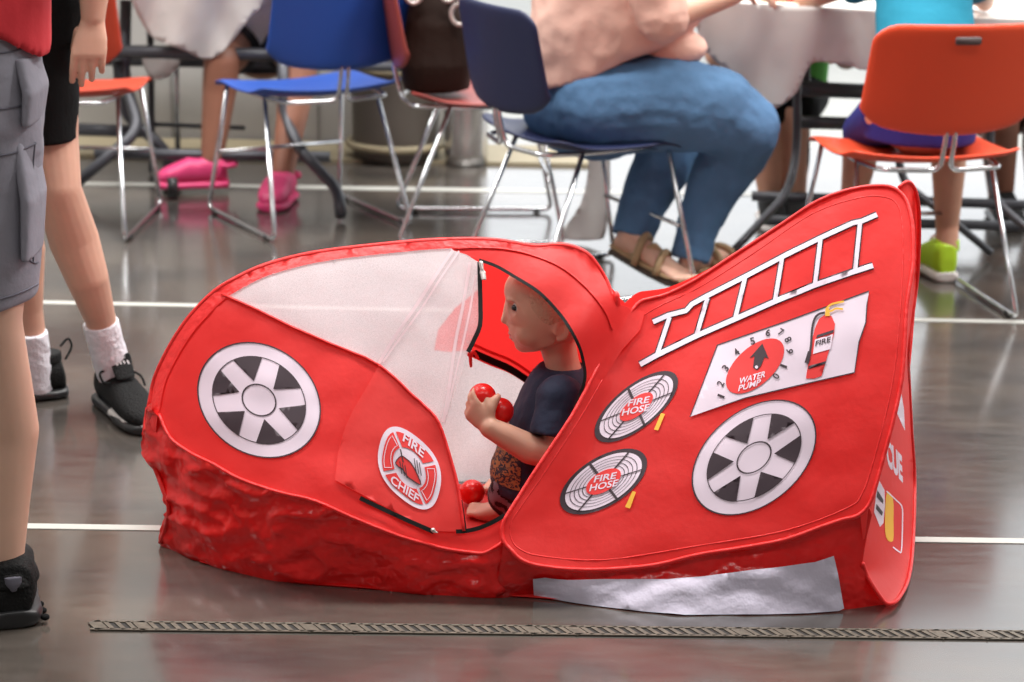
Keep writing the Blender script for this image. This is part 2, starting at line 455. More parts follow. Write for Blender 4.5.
def SR(px, py):        # big rear side panel
    t = max(0, (py-RYT(px))/(soft(RB, px)-RYT(px)))
    Y = YC+.01-.335*min(1.08, t)**.9 - .02*math.sin(PI*min(1, t))
    lx = interp(LE, py); k = sstep(0, 110, px-lx)
    if k < 1:
        t2 = SF(min(px, 620), py).y-.006; Y = -math.log(math.exp(-60*(Y-3.7))+math.exp(-60*(t2-3.7)))/60*(1-k)+3.7*(1-k)+Y*k
    return P(px, py, Y+.003*noise.noise(V((px*.025, py*.025, 2))))
RFC = [(495, 598), (534, 595.5), (560, 600), (592, 605), (642.5, 611), (685, 614.5), (720, 614), (764, 614), (809, 613), (839, 610.6), (888, 604)]
def SRK(px, py):       # rear skirt
    tb = interp(RB, px); fb = interp(RFC, px); t = min(1, max(0, (py-tb)/max(8, fb-tb)))
    Y0 = SR(min(px, 862), tb).y+.012; Y1 = Fl(px, fb).y
    return P(px, py, Y0*(1-t)+Y1*t+.010*math.sin(PI*t)*noise.noise(V((px*.03, py*.06, 9))))
def SE(px, py):        # rear end panel: faces right, its near edge on the big panel
    x0 = interp([(180, 905), (300, 903), (382, 899), (456, 882), (520, 866), (572, 862), (605, 884)], py)
    x1 = interp([(180, 914), (300, 916), (382, 909), (433, 912), (491, 914.5), (540, 913), (578, 908.5), (604, 892)], py)
    k = min(1, max(0, (px-x0)/max(4, x1-x0)))
    Yn = interp([(180, 3.91), (380, 3.72), (480, 3.62), (572, 3.575), (605, 3.555)], py)
    Yf = interp([(180, 3.93), (380, 3.98), (480, 3.97), (540, 3.84), (578, 3.70), (604, 3.565)], py)
    return P(px, py, Yn+(Yf-Yn)*k)

def inside(p, polys):
    c = False; x, y = p
    for poly in polys:
        n = len(poly); j = n-1
        for i in range(n):
            xi, yi = poly[i]; xj, yj = poly[j]
            if (yi > y) != (yj > y) and x < (xj-xi)*(y-yi)/(yj-yi)+xi: c = not c
            j = i
    return c
def dens(poly, step, closed=True):
    out = []; n = len(poly)
    for i in range(n if closed else n-1):
        a, b = poly[i], poly[(i+1) % n]; L = math.hypot(b[0]-a[0], b[1]-a[1]); k = max(1, int(L/step))
        for j in range(k): out.append((a[0]+(b[0]-a[0])*j/k, a[1]+(b[1]-a[1])*j/k))
    if not closed: out.append(tuple(poly[-1]))
    return out
def fillmesh(polys, surf, off=0.0, step=8.0):
    if polys and isinstance(polys[0][0], (int, float)): polys = [polys]
    polys = [dens(p, step) for p in polys]
    pts = []; edges = []
    for p in polys:
        s = len(pts); n = len(p); pts += [V(q) for q in p]; edges += [(s+i, s+(i+1) % n) for i in range(n)]
    xs = [p.x for p in pts]; ys = [p.y for p in pts]
    nx = int((max(xs)-min(xs))/step)+1; ny = int((max(ys)-min(ys))/step)+1
    for i in range(nx):
        for j in range(ny):
            q = (min(xs)+(i+.5+.5*(j % 2))*step, min(ys)+(j+.5)*step)
            if inside(q, polys): pts.append(V(q))
    vs, es, fs, *_ = delaunay_2d_cdt(pts, edges, [], 0, 1e-4)
    ff = []
    for f in fs:
        c = (sum(vs[i].x for i in f)/len(f), sum(vs[i].y for i in f)/len(f))
        if inside(c, polys):
            a, b, d = vs[f[0]], vs[f[1]], vs[f[2]]
            if (b-a).cross(d-a) > 0: f = f[::-1]
            ff.append(tuple(f))
    W = [surf(v.x, v.y) for v in vs]
    if off: W = [toward(w, off) for w in W]
    return mesh(W, ff)
def patch(name, polys, surf, m, parent, off=0.0, step=8.0, lab=None):
    o = link(name, fillmesh(polys, surf, off, step), m, parent)
    if lab: tag(o, lab)
    return o
def cm(pts, n=5, closed=False):
    return [(p.x, p.y) for p in catmull([V((a, b, 0)) for a, b in pts], n, closed)]
def stroke(pts, w, closed=False):
    n = len(pts); L = []; R = []
    for i in range(n):
        a = pts[i-1] if i > 0 or closed else pts[i]; b = pts[(i+1) % n] if i < n-1 or closed else pts[i]
        dx, dy = b[0]-a[0], b[1]-a[1]; l = math.hypot(dx, dy) or 1
        ww = w if not isinstance(w, (list, tuple)) else w[i]
        L.append((pts[i][0]-dy/l*ww/2, pts[i][1]+dx/l*ww/2)); R.append((pts[i][0]+dy/l*ww/2, pts[i][1]-dx/l*ww/2))
    if closed: return [L, R]
    return [L+R[::-1]]
class Aff:
    def __init__(s, c, X, U): s.c, s.X, s.U = c, X, U
    def __call__(s, x, y): return (s.c[0]+s.X[0]*x+s.U[0]*y, s.c[1]+s.X[1]*x+s.U[1]*y)
    def circ(s, r, n=40): return [s(r*math.cos(2*PI*k/n), r*math.sin(2*PI*k/n)) for k in range(n)]
    def pol(s, pts): return [s(*p) for p in pts]
def multi(name, items, surf, m, parent, off, step=8.0, lab=None):
    """several outlines of one ink, each filled by itself, in one mesh"""
    bm = bmesh.new()
    for it in items:
        bm.from_mesh(fillmesh(it, surf, off, step))
    o = link(name, bm_mesh(bm), m, parent)
    if lab: tag(o, lab)
    return o
def text_geo(body, bold=.02):
    cu = bpy.data.curves.new('t', 'FONT'); cu.body = body; cu.offset = bold; cu.resolution_u = 3
    o = bpy.data.objects.new('t', cu); COL.objects.link(o)
    dg = bpy.context.evaluated_depsgraph_get(); me = bpy.data.meshes.new_from_object(o.evaluated_get(dg))
    bpy.data.objects.remove(o)
    xs = [v.co.x for v in me.vertices]; ys = [v.co.y for v in me.vertices]
    x0, x1, y0, y1 = min(xs), max(xs), min(ys), max(ys)
    vs = [((v.co.x-x0)/(x1-x0), (v.co.y-y0)/(y1-y0)) for v in me.vertices]
    fs = [tuple(p.vertices) for p in me.polygons]
    bpy.data.meshes.remove(me); return vs, fs
def text(name, words, surf, m, parent, off, lab=None, bold=.02):
    """words: (string, bottom-left px, full width px vector, full height px vector)"""
    A = []; B = []
    for body, o, ux, uy in words:
        vs, fs = text_geo(body, bold); k = len(A)
        for u, v in vs: A.append(toward(surf(o[0]+u*ux[0]+v*uy[0], o[1]+u*ux[1]+v*uy[1]), off))
        B += [tuple(i+k for i in f) for f in fs]
    o = link(name, mesh(A, B), m, parent)
    if lab: tag(o, lab)
    return o

TENT = empty('play_tent', V((.06, YC, 0)), 'red fire truck pop-up play tent with printed wheels, standing on the polished floor', 'tent')

# ---- near side of the cab
front = [(146, 432), (147, 418), (150, 405), (155, 380), (165, 357), (177.5, 335), (192, 315), (215, 292.5), (226, 295.5), (252.5, 307.5), (290, 326), (327.5, 342.5), (365, 357.5), (379, 365), (388, 371),
         (372, 392), (352, 428), (342, 480), (345, 486), (430, 529), (435, 531), (464, 531.5), (479, 529.5), (496, 523), (510, 515), (512, 548), (503, 544), (486, 553), (471, 553), (446, 549), (421, 542.5), (396, 535), (352, 517.5), (315, 501), (280, 492.5), (240, 479), (215, 465), (190, 452.5), (170, 437.5), (159, 414)]
fp = patch('side_panel', front, SF, RED, TENT, 0, 6)
flap = [(379, 365), (396, 379), (411, 394), (423.5, 405), (431, 413), (438.5, 422.5), (446, 441), (451, 460), (455, 474), (458.5, 490), (461.5, 510), (464, 531), (450, 531.5), (435, 531), (420, 524.5), (378, 503), (335, 480), (338, 452), (345, 427.5), (354, 408), (365, 390)]
fl = patch('door_flap', flap, SF, RED2, TENT, .005, 7, 'red door flap with the round chief badge')
link('flap_hem', tube([toward(SF(*p), .007) for p in cm([(379, 365), (396, 379), (411, 394), (423.5, 405), (438.5, 422.5), (451, 460), (458.5, 490), (464, 531)], 4)], .003), REDRIM, fl)
canopy = [(452, 243), (471, 240), (496, 241), (516, 244), (536, 247), (556, 245.5), (571, 247), (586, 254), (596, 265), (606, 282), (611, 295), (622, 305), (645, 312), (640, 330), (622, 350), (606, 375), (598, 392), (584, 420), (575, 424), (576, 405),
          (581, 392.5), (585, 377.5), (583.5, 362.5), (578.5, 345), (566, 322.5), (551, 304), (536, 290), (513.5, 276), (496, 266), (481, 261), (466, 254.5), (452, 250)]
def SCAN(px, py):      # hood bulges out over the door
    p = SF(px, py)
    k = sstep(470, 560, px)*math.sin(PI*min(1, max(0, (py-244)/150)))
    f = .016*math.sin((px*.8+py*.55)*.09)*sstep(520, 580, px)
    return toward(p, .03*k+f*.5*k)
cp = patch('door_hood', canopy, SCAN, RED, TENT, 0, 6, 'red fabric hood over the door opening')
# seams and folds on the hood
link('hood_seam', tube([toward(SCAN(*p), .001) for p in cm([(456, 249), (480, 248), (510, 250), (540, 258), (565, 270), (588, 290), (605, 312), (612, 330)], 5)], .0022, 6), REDRIM, cp)
link('tie_knot', (lambda b: (b.ell(P(616, 302, 3.86), (.009, .012, .022)), b.ell(P(612, 309, 3.855), (.012, .012, .012)), b.mesh(.003, 3))[-1])(Blob()), REDRIM, TENT)
# nets
nearnet = [(226, 295.5), (250, 283), (275, 272), (302, 264), (340, 258), (396, 251), (430, 249), (452, 249), (466, 256), (479, 262), (481, 290), (481, 325), (474, 340), (468.5, 351), (461, 375), (453, 398), (446, 425), (440, 426), (431, 413), (423.5, 405), (411, 394), (396, 379), (379, 365), (365, 357.5), (327.5, 342.5), (290, 326), (252.5, 307.5)]
nn = patch('net_window', nearnet, SF, NET, TENT, 0, 7, 'white see-through net window')
for w, pl in ((3.2, [(453, 250), (436, 275), (418, 303), (396, 335), (379, 363)]), (2.0, [(459, 251), (440, 279), (421, 309), (400, 338), (383, 362)]), (3.0, [(470, 262), (464, 300), (455, 345), (448, 395), (443, 422)]), (2.0, [(476, 275), (469, 315), (458, 365), (446, 415)])):
    patch('net_seam', stroke(cm(pl), w), SF, NETSEAM, nn, .003, 6)
link('window_hem', tube([toward(SF(*p), .004) for p in dens([(222, 294), (252.5, 307.5), (290, 326), (327.5, 342.5), (365, 357.5), (380, 366)], 8, False)], .0032, 6), REDRIM, fp)
# rim hem along the pole
rimline = cm(RIM, 4)
hemw = []
inner = []
for i, (x, y) in enumerate(rimline):
    a = rimline[max(0, i-1)]; b = rimline[min(len(rimline)-1, i+1)]
    dx, dy = b[0]-a[0], b[1]-a[1]; l = math.hypot(dx, dy) or 1
    w = interp([(145, 10), (200, 12), (260, 10), (340, 8.5), (452, 8), (520, 7), (620, 5)], x)
    inner.append((x-dy/l*w, y+dx/l*w))
patch('pole_hem', rimline+inner[::-1], SF, REDRIM, TENT, .0035, 6, 'bright red hem over the hoop pole')
link('hoop_pole', tube([toward(SF(*p), -.002) for p in rimline], .006, 8), REDRIM, TENT)
link('bottom_hem', tube([toward(SF(*p), .002) for p in cm(OB[1:15], 4)], .0035, 6), REDRIM, fp)
# zips
patch('door_zip', stroke(cm([(479.5, 262), (480, 285), (480.5, 305), (480, 325), (474, 340), (468, 352)]), 4.5), SF, ZIP, TENT, .006, 5)
patch('door_zip', stroke(cm([(479, 260), (496, 266), (513.5, 276), (536, 290), (551, 304), (566, 322.5), (578.5, 345), (583.5, 362.5), (585, 377.5), (581, 392.5), (574, 408)]), 3.2), SCAN, ZIP, TENT, .004, 5)
patch('door_zip', stroke(cm([(461, 500), (463.5, 515), (465.5, 530.5)]), 2.4), SF, ZIP, TENT, .008, 5)
patch('door_zip', stroke(cm([(456, 531.5), (466, 531), (479, 528), (492, 522.5), (505, 515)]), 4.2), SF, ZIP, TENT, .006, 5)
patch('flap_zip', stroke([(360, 498), (385, 510), (410, 521.5), (434, 532)], 4.4), SF, ZIP, TENT, .009, 6)
def pull(p, q, name='zip_pull'):
    b = Blob(); b.chain([(p, .0045), (p*.6+q*.4, .0035)], 2); m0 = p*.45+q*.55
    b.loft([(p*.6+q*.4, RIGHT*.004, FWD*.002), (m0, RIGHT*.006, FWD*.0025), (q, RIGHT*.005, FWD*.002)], 12)
    tag(link(name, b.mesh(.0013, 1), PULL, TENT), 'silver zip pull')
pull(toward(SF(481, 263), .012), toward(SF(484, 280), .012))
pull(toward(SF(433, 530), .012), toward(SF(436, 533), .012))
# far side of the cab, seen through the net and the door
farred = [(452, 245), (520, 246), (560, 247), (600, 275), (640, 320), (640, 486), (560, 486), (560, 420), (540, 386), (510, 368), (470, 350), (450, 352), (434, 350), (438, 330), (455, 308), (478, 290), (478, 262)]
fr = patch('far_hood', farred, SFAR, RED, TENT, 0, 10)
farnet = [(200, 312), (226, 288), (250, 276), (302, 259), (340, 253), (396, 247), (452, 244), (478, 262), (478, 290), (455, 308), (438, 330), (434, 350), (450, 352), (470, 350), (510, 368), (540, 386), (560, 420), (560, 486), (500, 489), (440, 484), (380, 470), (300, 420), (240, 380)]
fnet = patch('far_net', farnet, SFAR, NET, TENT, 0, 10, 'white net of the far window')
patch('far_side_panel', [(150, 430), (170, 350), (200, 312), (240, 380), (300, 420), (380, 470), (440, 484), (440, 500), (300, 500), (165, 490)], SFAR, RED, TENT, 0, 12)
patch('far_zip', stroke(cm([(474, 353), (492, 361), (510, 369), (527, 380)]), 7), SFAR, ZIP, TENT, .006, 6)
for q in (-6, 6): patch('far_zip_band', stroke(cm([(466, 347+q), (490, 358+q), (510, 366+q), (530, 379+q), (545, 392+q)]), 3), SFAR, REDRIM, TENT, .004, 6)
link('far_zip_bow', (lambda b: (b.chain([(P(468, 354, 4.02), .004), (P(474, 352, 4.02), .0035), (P(478, 358, 4.02), .003)]), b.chain([(P(470, 354, 4.02), .004), (P(471, 366, 4.02), .0035)]), b.mesh(.002, 2))[-1])(Blob()), RED2, TENT)
# ---- skirt of the cab
skirt = [(146, 425), (144.5, 435), (147.5, 452.5), (155, 467.5), (162.5, 487.5), (169, 510), (164, 525), (159.5, 540), (161, 546), (177.5, 552.5), (190, 560), (214, 567.7), (245, 576), (275, 582), (310, 585.5), (345, 588), (385, 592.5), (427, 596), (465, 598.5), (497, 598.4), (534, 590),
         (545, 575), (520, 552), (503, 540), (486, 551), (471, 551), (446, 547.5), (421, 541), (396, 533.5), (352, 516), (315, 499.5), (280, 491), (240, 477.5), (215, 463.5), (190, 451), (170, 436), (159, 412), (152, 402)]
skp = patch('cab_skirt', skirt, SK, SKIRT, TENT, -.004, 3.5, 'crumpled dark red vinyl skirt of the cab')
wrinkle(skp.data, .006, 12, 3)
nr_ = [v.normal.copy() for v in skp.data.vertices]
for v, q in zip(skp.data.vertices, nr_):      # sharp crumples in the vinyl
    w_ = rootloc(skp)+v.co; p_ = V((w_.x*9+w_.z*7, w_.y*3, w_.z*16-w_.x*5))
    r_ = 1-abs(noise.noise(p_))*2.2; r2 = 1-abs(noise.noise(p_*2.1+V((5, 3, 1))))*2.2
    v.co += q*(max(0, r_)**2*.010+max(0, r2)**2*.005)*min(1, w_.z/.02)
link('nose_hem', tube([toward(SK(*p), .004) for p in cm([(148, 408), (144.5, 435), (147.5, 452.5), (155, 467.5), (162.5, 487.5), (169, 508), (166, 527), (160.5, 543)], 4)], .005, 8), SKIRT, skp)
# tent floor sheet
me = mesh([Fl(200, 562, .004), Fl(300, 583, .004), Fl(420, 592, .004), Fl(500, 595, .004), Fl(650, 606, .004), Fl(830, 606, .004), Fl(820, 500, .004), Fl(700, 484, .004), Fl(500, 484, .004), Fl(350, 484, .004), Fl(180, 520, .004)], [tuple(range(11))])
link('floor_sheet', me, RED, TENT)

# ---- rear body
big = cm([(512, 551), (503.5, 541), (502, 528), (506, 517.5), (518.5, 497.5), (536, 470), (551, 447.5), (571, 417.5), (586, 390), (600, 362), (617, 335), (630, 314), (640, 302), (652, 298.5), (669, 293.5), (697.5, 279), (726, 260.5), (755, 242), (784, 223), (812, 204.5), (835.5, 194), (858.5, 188), (878.5, 186), (893, 188), (904, 197), (910, 212), (913, 232), (913, 266), (907, 305), (904.5, 350), (901.5, 382), (893, 422), (884, 456), (876, 485), (869, 505), (857, 516), (841, 520), (818, 528), (784, 540), (740.6, 548), (697, 555), (655, 565), (605, 569.5), (567.5, 569), (535, 565), (520, 559)], 3, True)
bp = patch('rear_side_panel', big, SR, RED, TENT, 0, 6, 'big red side panel with ladder, gauge, reels and wheel')
link('panel_hem', tube([toward(SR(*p), .001) for p in big], .004, 8, closed=True), REDRIM, bp)
ix = cm([(518, 548), (511, 538), (510, 527), (516, 514), (545, 472), (580, 418), (610, 366), (634, 325), (656, 308), (700, 287), (757, 251), (812, 214), (858.5, 198), (884, 197), (898, 206), (903, 235), (901, 300), (893, 380), (876, 452), (862, 494), (845, 509), (784, 531), (697, 546), (605, 560), (540, 556)], 4, True)
link('panel_seam', tube([toward(SR(*p), -.0008) for p in ix], .0016, 6, closed=True), REDRIM, bp)
# far side of the rear body and the closing strip behind the end panel
me = fillmesh(big, SR, 0, 20); me2 = me.copy()
for v in me.vertices: v.co.y = 2*(YC+.012)-v.co.y
link('far_rear_panel', me, RED, TENT)
rsk = [(503, 545), (520, 556), (535, 563), (567, 567), (605, 568), (655, 563), (697, 553), (740, 546), (784, 538), (818, 526), (841, 518), (868, 505), (872, 515), (865, 545), (862, 565), (868.5, 580), (888, 604), (839, 610.6), (809, 613), (764, 614), (720, 614), (685, 614.5), (642.5, 611), (592, 605), (560, 600), (534, 596), (495, 598)]
rs = patch('rear_skirt', rsk, SRK, SKIRT, TENT, 0, 7, 'dark red skirt under the rear panel')
wrinkle(rs.data, .003, 18, 8)
wp = patch('skirt_patch', [(533, 579), (545, 577.5), (567, 580), (605, 579), (667, 579), (705, 576), (736, 572), (779, 567), (815, 562), (834, 556), (839, 580), (844, 608.5), (839, 610.8), (809, 613.2), (764.5, 614.3), (720, 614.4), (685, 614.8), (642.5, 611.3), (592, 605.4), (560, 600.4), (534, 595.8)], SRK, WHITEVINYL, rs, .008, 7, 'dirty white vinyl patch')
wrinkle(wp.data, .0025, 22, 2)
link('skirt_fold', tube([toward(SRK(*p), .004) for p in cm([(538, 590), (545, 580), (560, 586), (575, 594)], 6)], .0035, 6), WHITEVINYL, rs)
# end panel
endp = cm([(899, 188), (907, 182), (913, 186), (917, 197), (919, 214), (919, 243), (917, 280), (912, 318), (908, 352), (909, 383), (911.6, 433.5), (914.5, 480), (913, 539), (908.5, 578), (898, 599), (889, 604.5), (882, 599), (868.5, 578), (862.5, 563), (865.5, 545), (871.4, 510), (880, 470), (893, 415), (900, 380), (904, 340), (906, 300), (909, 250), (906, 205)], 3, True)
ep = patch('end_panel', endp, SE, RED2, TENT, 0, 6, 'red end panel with white lettering')
link('end_hem', tube([toward(SE(*p), .002) for p in cm([(862.5, 563), (868.5, 578), (882, 599), (889, 604), (898, 599), (908.5, 578), (913, 539), (914.5, 480), (911.6, 433.5), (909, 383), (908, 352), (912, 318), (917, 280), (919, 243), (919, 214), (917, 197), (913, 186), (907, 182), (899, 188)], 4)], .004, 8), REDRIM, ep)
# gusset between the side panel and the end panel
gs = [((906, 312), (906, 300)), ((904, 350), (903, 345)), ((901, 384), (899, 385)), ((892, 424), (891, 422)), ((883, 458), (882, 462)), ((875, 487), (876, 492)), ((868, 506), (870, 514)), ((860, 514), (864, 550))]
gv = []
for a, c in gs: gv += [SR(*a), SE(*c)]
link('corner_gusset', mesh(gv, [(2*i, 2*i+1, 2*i+3, 2*i+2) for i in range(len(gs)-1)]), RED, TENT)
# rear end turns away to the far side
st = []
for py in range(190, 600, 20):
    a = SE(interp([(180, 914), (300, 916), (382, 909), (433, 912), (491, 914.5), (540, 913), (578, 908.5), (604, 892)], py), py); st.append(a)
vv = []
for a in st:
    h = min(1, max(0, a.z/.69)); vv += [a, V((a.x-.03-.08*(1-h), YC+.02+(.34*(1-h)), max(.0, a.z-.02)))]
me = mesh(vv, [(2*i, 2*i+1, 2*i+3, 2*i+2) for i in range(len(st)-1)])
link('far_end_panel', me, RED, TENT)

# ---- prints
def wheel(A, surf, parent, a0):
    n = 56
    k = patch('wheel_print', A.circ(1.0, n), surf, PW, parent, .0016, 5, 'white wheel print')
    patch('wheel_outline', [A.circ(1.008, n), A.circ(.985, n)], surf, PK, k, .0028, 5)
    patch('wheel_outline', [A.circ(.765, n), A.circ(.75, n)], surf, PK, k, .0028, 5)
    patch('wheel_outline', [A.circ(.285, 30), A.circ(.262, 30)], surf, PK, k, .0028, 5)
    it = []
    for j in range(6):
        t = math.radians(a0+60*j); w = math.radians(18.8)
        it.append(A.pol([(.33*math.cos(t), .33*math.sin(t))]+[(.755*math.cos(t+w*q/5), .755*math.sin(t+w*q/5)) for q in range(-5, 6)]))
    multi('wheel_gap_print', it, surf, PK, k, .0030, 5)
wheel(Aff((259, 400), (61.5, 12), (2, -56.5)), SF, fp, 95+12)
wheel(Aff((754, 457.5), (58, -2), (22, -57.5)), SR, bp, 10)
def reel(A, surf, parent, t1, t2, noz):
    k = patch('hose_reel_print', A.circ(1.0, 48), surf, PK, parent, .0016, 5, 'round black and white hose reel print')
    patch('reel_face', A.circ(.88, 48), surf, PW, k, .0026, 5)
    for r in (.77, .67, .57, .48): patch('reel_line', [A.circ(r+.008, 40), A.circ(r-.008, 40)], surf, PK, k, .0034, 5)
    for j in range(6):
        t = math.radians(6+60*j+4); c, s = math.cos(t), math.sin(t); w = .028 if j % 3 else .02
        patch('reel_spoke', A.pol([(.38*c-w*s, .38*s+w*c), (.38*c+w*s, .38*s-w*c), (.9*c+w*s, .9*s-w*c), (.9*c-w*s, .9*s+w*c)]), surf, PK, k, .0038, 5)
    patch('reel_hub', A.circ(.40, 30), surf, PR, k, .0046, 5)
    text('reel_lettering', [t1, t2], surf, PW, k, .0055)
    patch('hose_nozzle_print', noz, surf, PY, parent, .0032, 8, 'yellow nozzle print')
reel(Aff((636.3, 406.7), (37, -10), (19.5, -34.4)), SR, bp, ('FIRE', (627.5, 406.5), (21, -4), (1.8, -6.6)), ('HOSE', (621.5, 416), (27, -5.5), (1.8, -7)), [(654, 429.5), (658, 430.5), (665, 414), (661, 413)])
reel(Aff((603.5, 481.5), (41, -8), (15, -32)), SR, bp, ('FIRE', (593.5, 482.5), (22, -4), (1.8, -6.6)), ('HOSE', (589, 491.5), (28, -5.5), (1.8, -7)), [(625, 507), (630, 508.5), (636, 492), (632.5, 491)])
# ladder
rt = [(653, 322), (668.7, 315), (686, 310.7), (692, 304), (706, 296.4), (746, 276), (783.7, 256), (821, 237.5), (852.6, 223), (862, 221), (877, 214.5)]
rb_ = [(640, 364.5), (657, 355), (694.6, 336.6), (735, 319), (776.5, 300.7), (815, 285), (852.6, 272), (873, 265.5)]
rungs = [((669.6, 317), (657, 355)), ((707.5, 298), (696, 336.6)), ((745, 278), (735, 319)), ((782, 258), (775, 300.7)), ((820.5, 239), (815, 284)), ((860, 223), (855, 271))]
sw = [stroke(rt, 4.6), stroke(rb_, 5)]+[stroke(list(r), 4.2) for r in rungs]
sb = [stroke(rt, 7.2), stroke(rb_, 7.6)]+[stroke(list(r), 6.6) for r in rungs]
lp = multi('ladder_print', sw, SR, PW, bp, .0044, 6, 'white printed ladder')
multi('ladder_outline', sb, SR, PK, lp, .0022, 5)
# placard with the pump dial and the extinguisher
pc = [(717.4, 345), (790, 320), (869, 291), (867, 305), (865.8, 322.6), (859, 342), (854.5, 372.6), (800, 385), (745, 398), (690, 416.8)]
pk = patch('pump_placard', pc, SR, PW, bp, .0026, 8, 'white placard with pump dial and extinguisher')
patch('placard_outline', stroke(pc, 1.2, True), SR, PK, pk, .0034, 8)
D = Aff((755, 366), (27, -6), (11, -27))
dl = patch('dial', D.circ(1, 40), SR, PR, pk, .0038, 8, 'red dial')
patch('dial_arrow', [(762.3, 343.5), (768.6, 358.5), (764.5, 357), (760.8, 366), (757, 370), (753, 367.5), (754.5, 356), (749.5, 358)], SR, PK, dl, .0048, 6)
patch('arrow_eye', Aff((756.5, 367), (1.6, 0), (0, 1.6)).circ(1, 14), SR, PW, dl, .0056, 6)
text('dial_lettering', [('WATER', (738.5, 384.5), (26.5, -7.5), (1.4, -6.5)), ('PUMP', (738, 391.5), (22, -6.5), (1.4, -6.3))], SR, PW, dl, .005)
dg = []
for ch, x, y, a in (('1', 721, 396, -68), ('2', 720.5, 383.5, -62), ('3', 725.5, 368, -52), ('4', 736.5, 352, -38), ('5', 752.5, 341, -14), ('6', 768, 332.5, 8), ('7', 781, 332, 28), ('8', 788, 339.5, 60), ('9', 789.5, 351, 100), ('1', 783.5, 366, 110), ('0', 776, 376, 122)):
    t = math.radians(a); ww = 4.6 if ch != '1' else 2.4; hh = 7.2
    ux = (ww*math.cos(t), ww*math.sin(t)); uy = (hh*math.sin(t), -hh*math.cos(t))
    dg.append((ch, (x-ux[0]/2-uy[0]/2, y-ux[1]/2-uy[1]/2), ux, uy))
for q in dg: text('dial_number', [q], SR, PK, pk, .0042)
ex = patch('extinguisher_print', [(805.8, 378.5), (812, 340), (815, 328), (819, 319), (825, 314.5), (831.5, 316), (835, 324), (834, 334), (821.6, 376), (814, 378.5)], SR, PR, pk, .0038, 6, 'red extinguisher print')
for q in ([(817, 335), (834, 329.5), (833.3, 332.5), (816.2, 338)], [(808.5, 366), (826, 361), (825.2, 364), (808, 369)]): patch('extinguisher_band', q, SR, PK, ex, .0046, 6)
patch('extinguisher_label', [(815, 339.5), (833, 334), (830.5, 349), (813, 354)], SR, PW, ex, .0046, 6)
text('extinguisher_lettering', [('FIRE', (815.2, 346.5), (15, -4.6), (.7, -5.6))], SR, PK, ex, .0056)
patch('extinguisher_hose', stroke(cm([(825, 312.5), (819, 314), (814.5, 319), (812, 330), (811, 345), (809.5, 354)]), 2.2), SR, PK, ex, .0050, 6)
patch('extinguisher_nozzle', [(808, 351), (811.5, 352), (808.5, 364), (804.5, 362.5)], SR, PK, ex, .0054, 6)
multi('extinguisher_handle', [stroke(cm([(826, 312), (832, 310.5), (836, 308.5), (843, 309)]), 2), stroke(cm([(826, 309), (831, 304.5), (838, 302.5), (844, 301.5)]), 2), [(825, 316), (830, 316), (829, 308), (825.5, 308)]], SR, PY, ex, .0052, 6)
# chief badge on the door flap
E = Aff((409.5, 468), (32, 25), (8, -33))
def lobes(r0, dep, n=72): return [E(*((r0+dep*math.cos(8*PI*k/n))*math.cos(2*PI*k/n), (r0+dep*math.cos(8*PI*k/n))*math.sin(2*PI*k/n))) for k in range(n)]
def SFf(px, py): return SF(px, py)
bd = patch('chief_badge_print', lobes(.97, -.035), SFf, PW, fl, .0075, 7, 'white badge print with helmet')
def sector(a0, r0, r1, pad, n=9):
    A0, A1 = math.radians(a0-45), math.radians(a0+45); o = []
    for k in range(n+1):
        t = A0+(A1-A0)*k/n; r = r1*(.98-.05*math.cos(4*t)) ; tt = t+(pad/r if k == 0 else -pad/r if k == n else 0); o.append(E(r*math.cos(tt), r*math.sin(tt)))
    for k in range(n+1):
        t = A1-(A1-A0)*k/n; tt = t+(-pad/r0 if k == 0 else pad/r0 if k == n else 0); o.append(E(r0*math.cos(tt), r0*math.sin(tt)))
    return o
multi('badge_field', [sector(a, .50, .86, .045) for a in (0, 90, 180, 270)], SFf, PR, bd, .0085, 7)
def inset(a0):
    n = 7; A0, A1 = math.radians(a0-36), math.radians(a0+36)
    o = [E(.80*math.cos(A0+(A1-A0)*k/n)*(.98-.05*math.cos(4*(A0+(A1-A0)*k/n))), .80*math.sin(A0+(A1-A0)*k/n)*(.98-.05*math.cos(4*(A0+(A1-A0)*k/n)))) for k in range(n+1)]
    return o+[E(.57*math.cos(A1-(A1-A0)*k/n), .57*math.sin(A1-(A1-A0)*k/n)) for k in range(n+1)]
for a in (0, 180): patch('badge_line', stroke(inset(a), .7, True), SFf, PW, bd, .0093, 7)
text('badge_lettering', [('FIRE', E(-.36, .56), (20.5, 17.5), (2.2, -8.5))], SFf, PW, bd, .0098)
text('badge_lettering', [('CHIEF', E(-.42, -.76), (27.5, 20.5), (2.2, -8))], SFf, PW, bd, .0098)
HP = cm([(395.5, 462.5), (401, 456), (406, 458.5), (411, 463), (416, 471.5), (421, 484.5), (413, 480.5), (407, 476), (402.5, 469), (399, 467)], 3, True)
hp_ = patch('helmet_print', HP, SFf, PR, bd, .0090, 6)
patch('helmet_outline', stroke(HP, .9, True), SFf, PK, hp_, .0098, 6)
multi('badge_hatching', [stroke([E(.0+q, .34), E(.14+q, .04)], .8) for q in (.06, .14, .22)]+[stroke([E(-.3+q, -.02), E(-.16+q, -.3)], .8) for q in (0, .08, .16)]+[stroke([E(-.36, .3), E(-.2, .02)], 1.2)], SFf, PK, bd, .0096, 6)
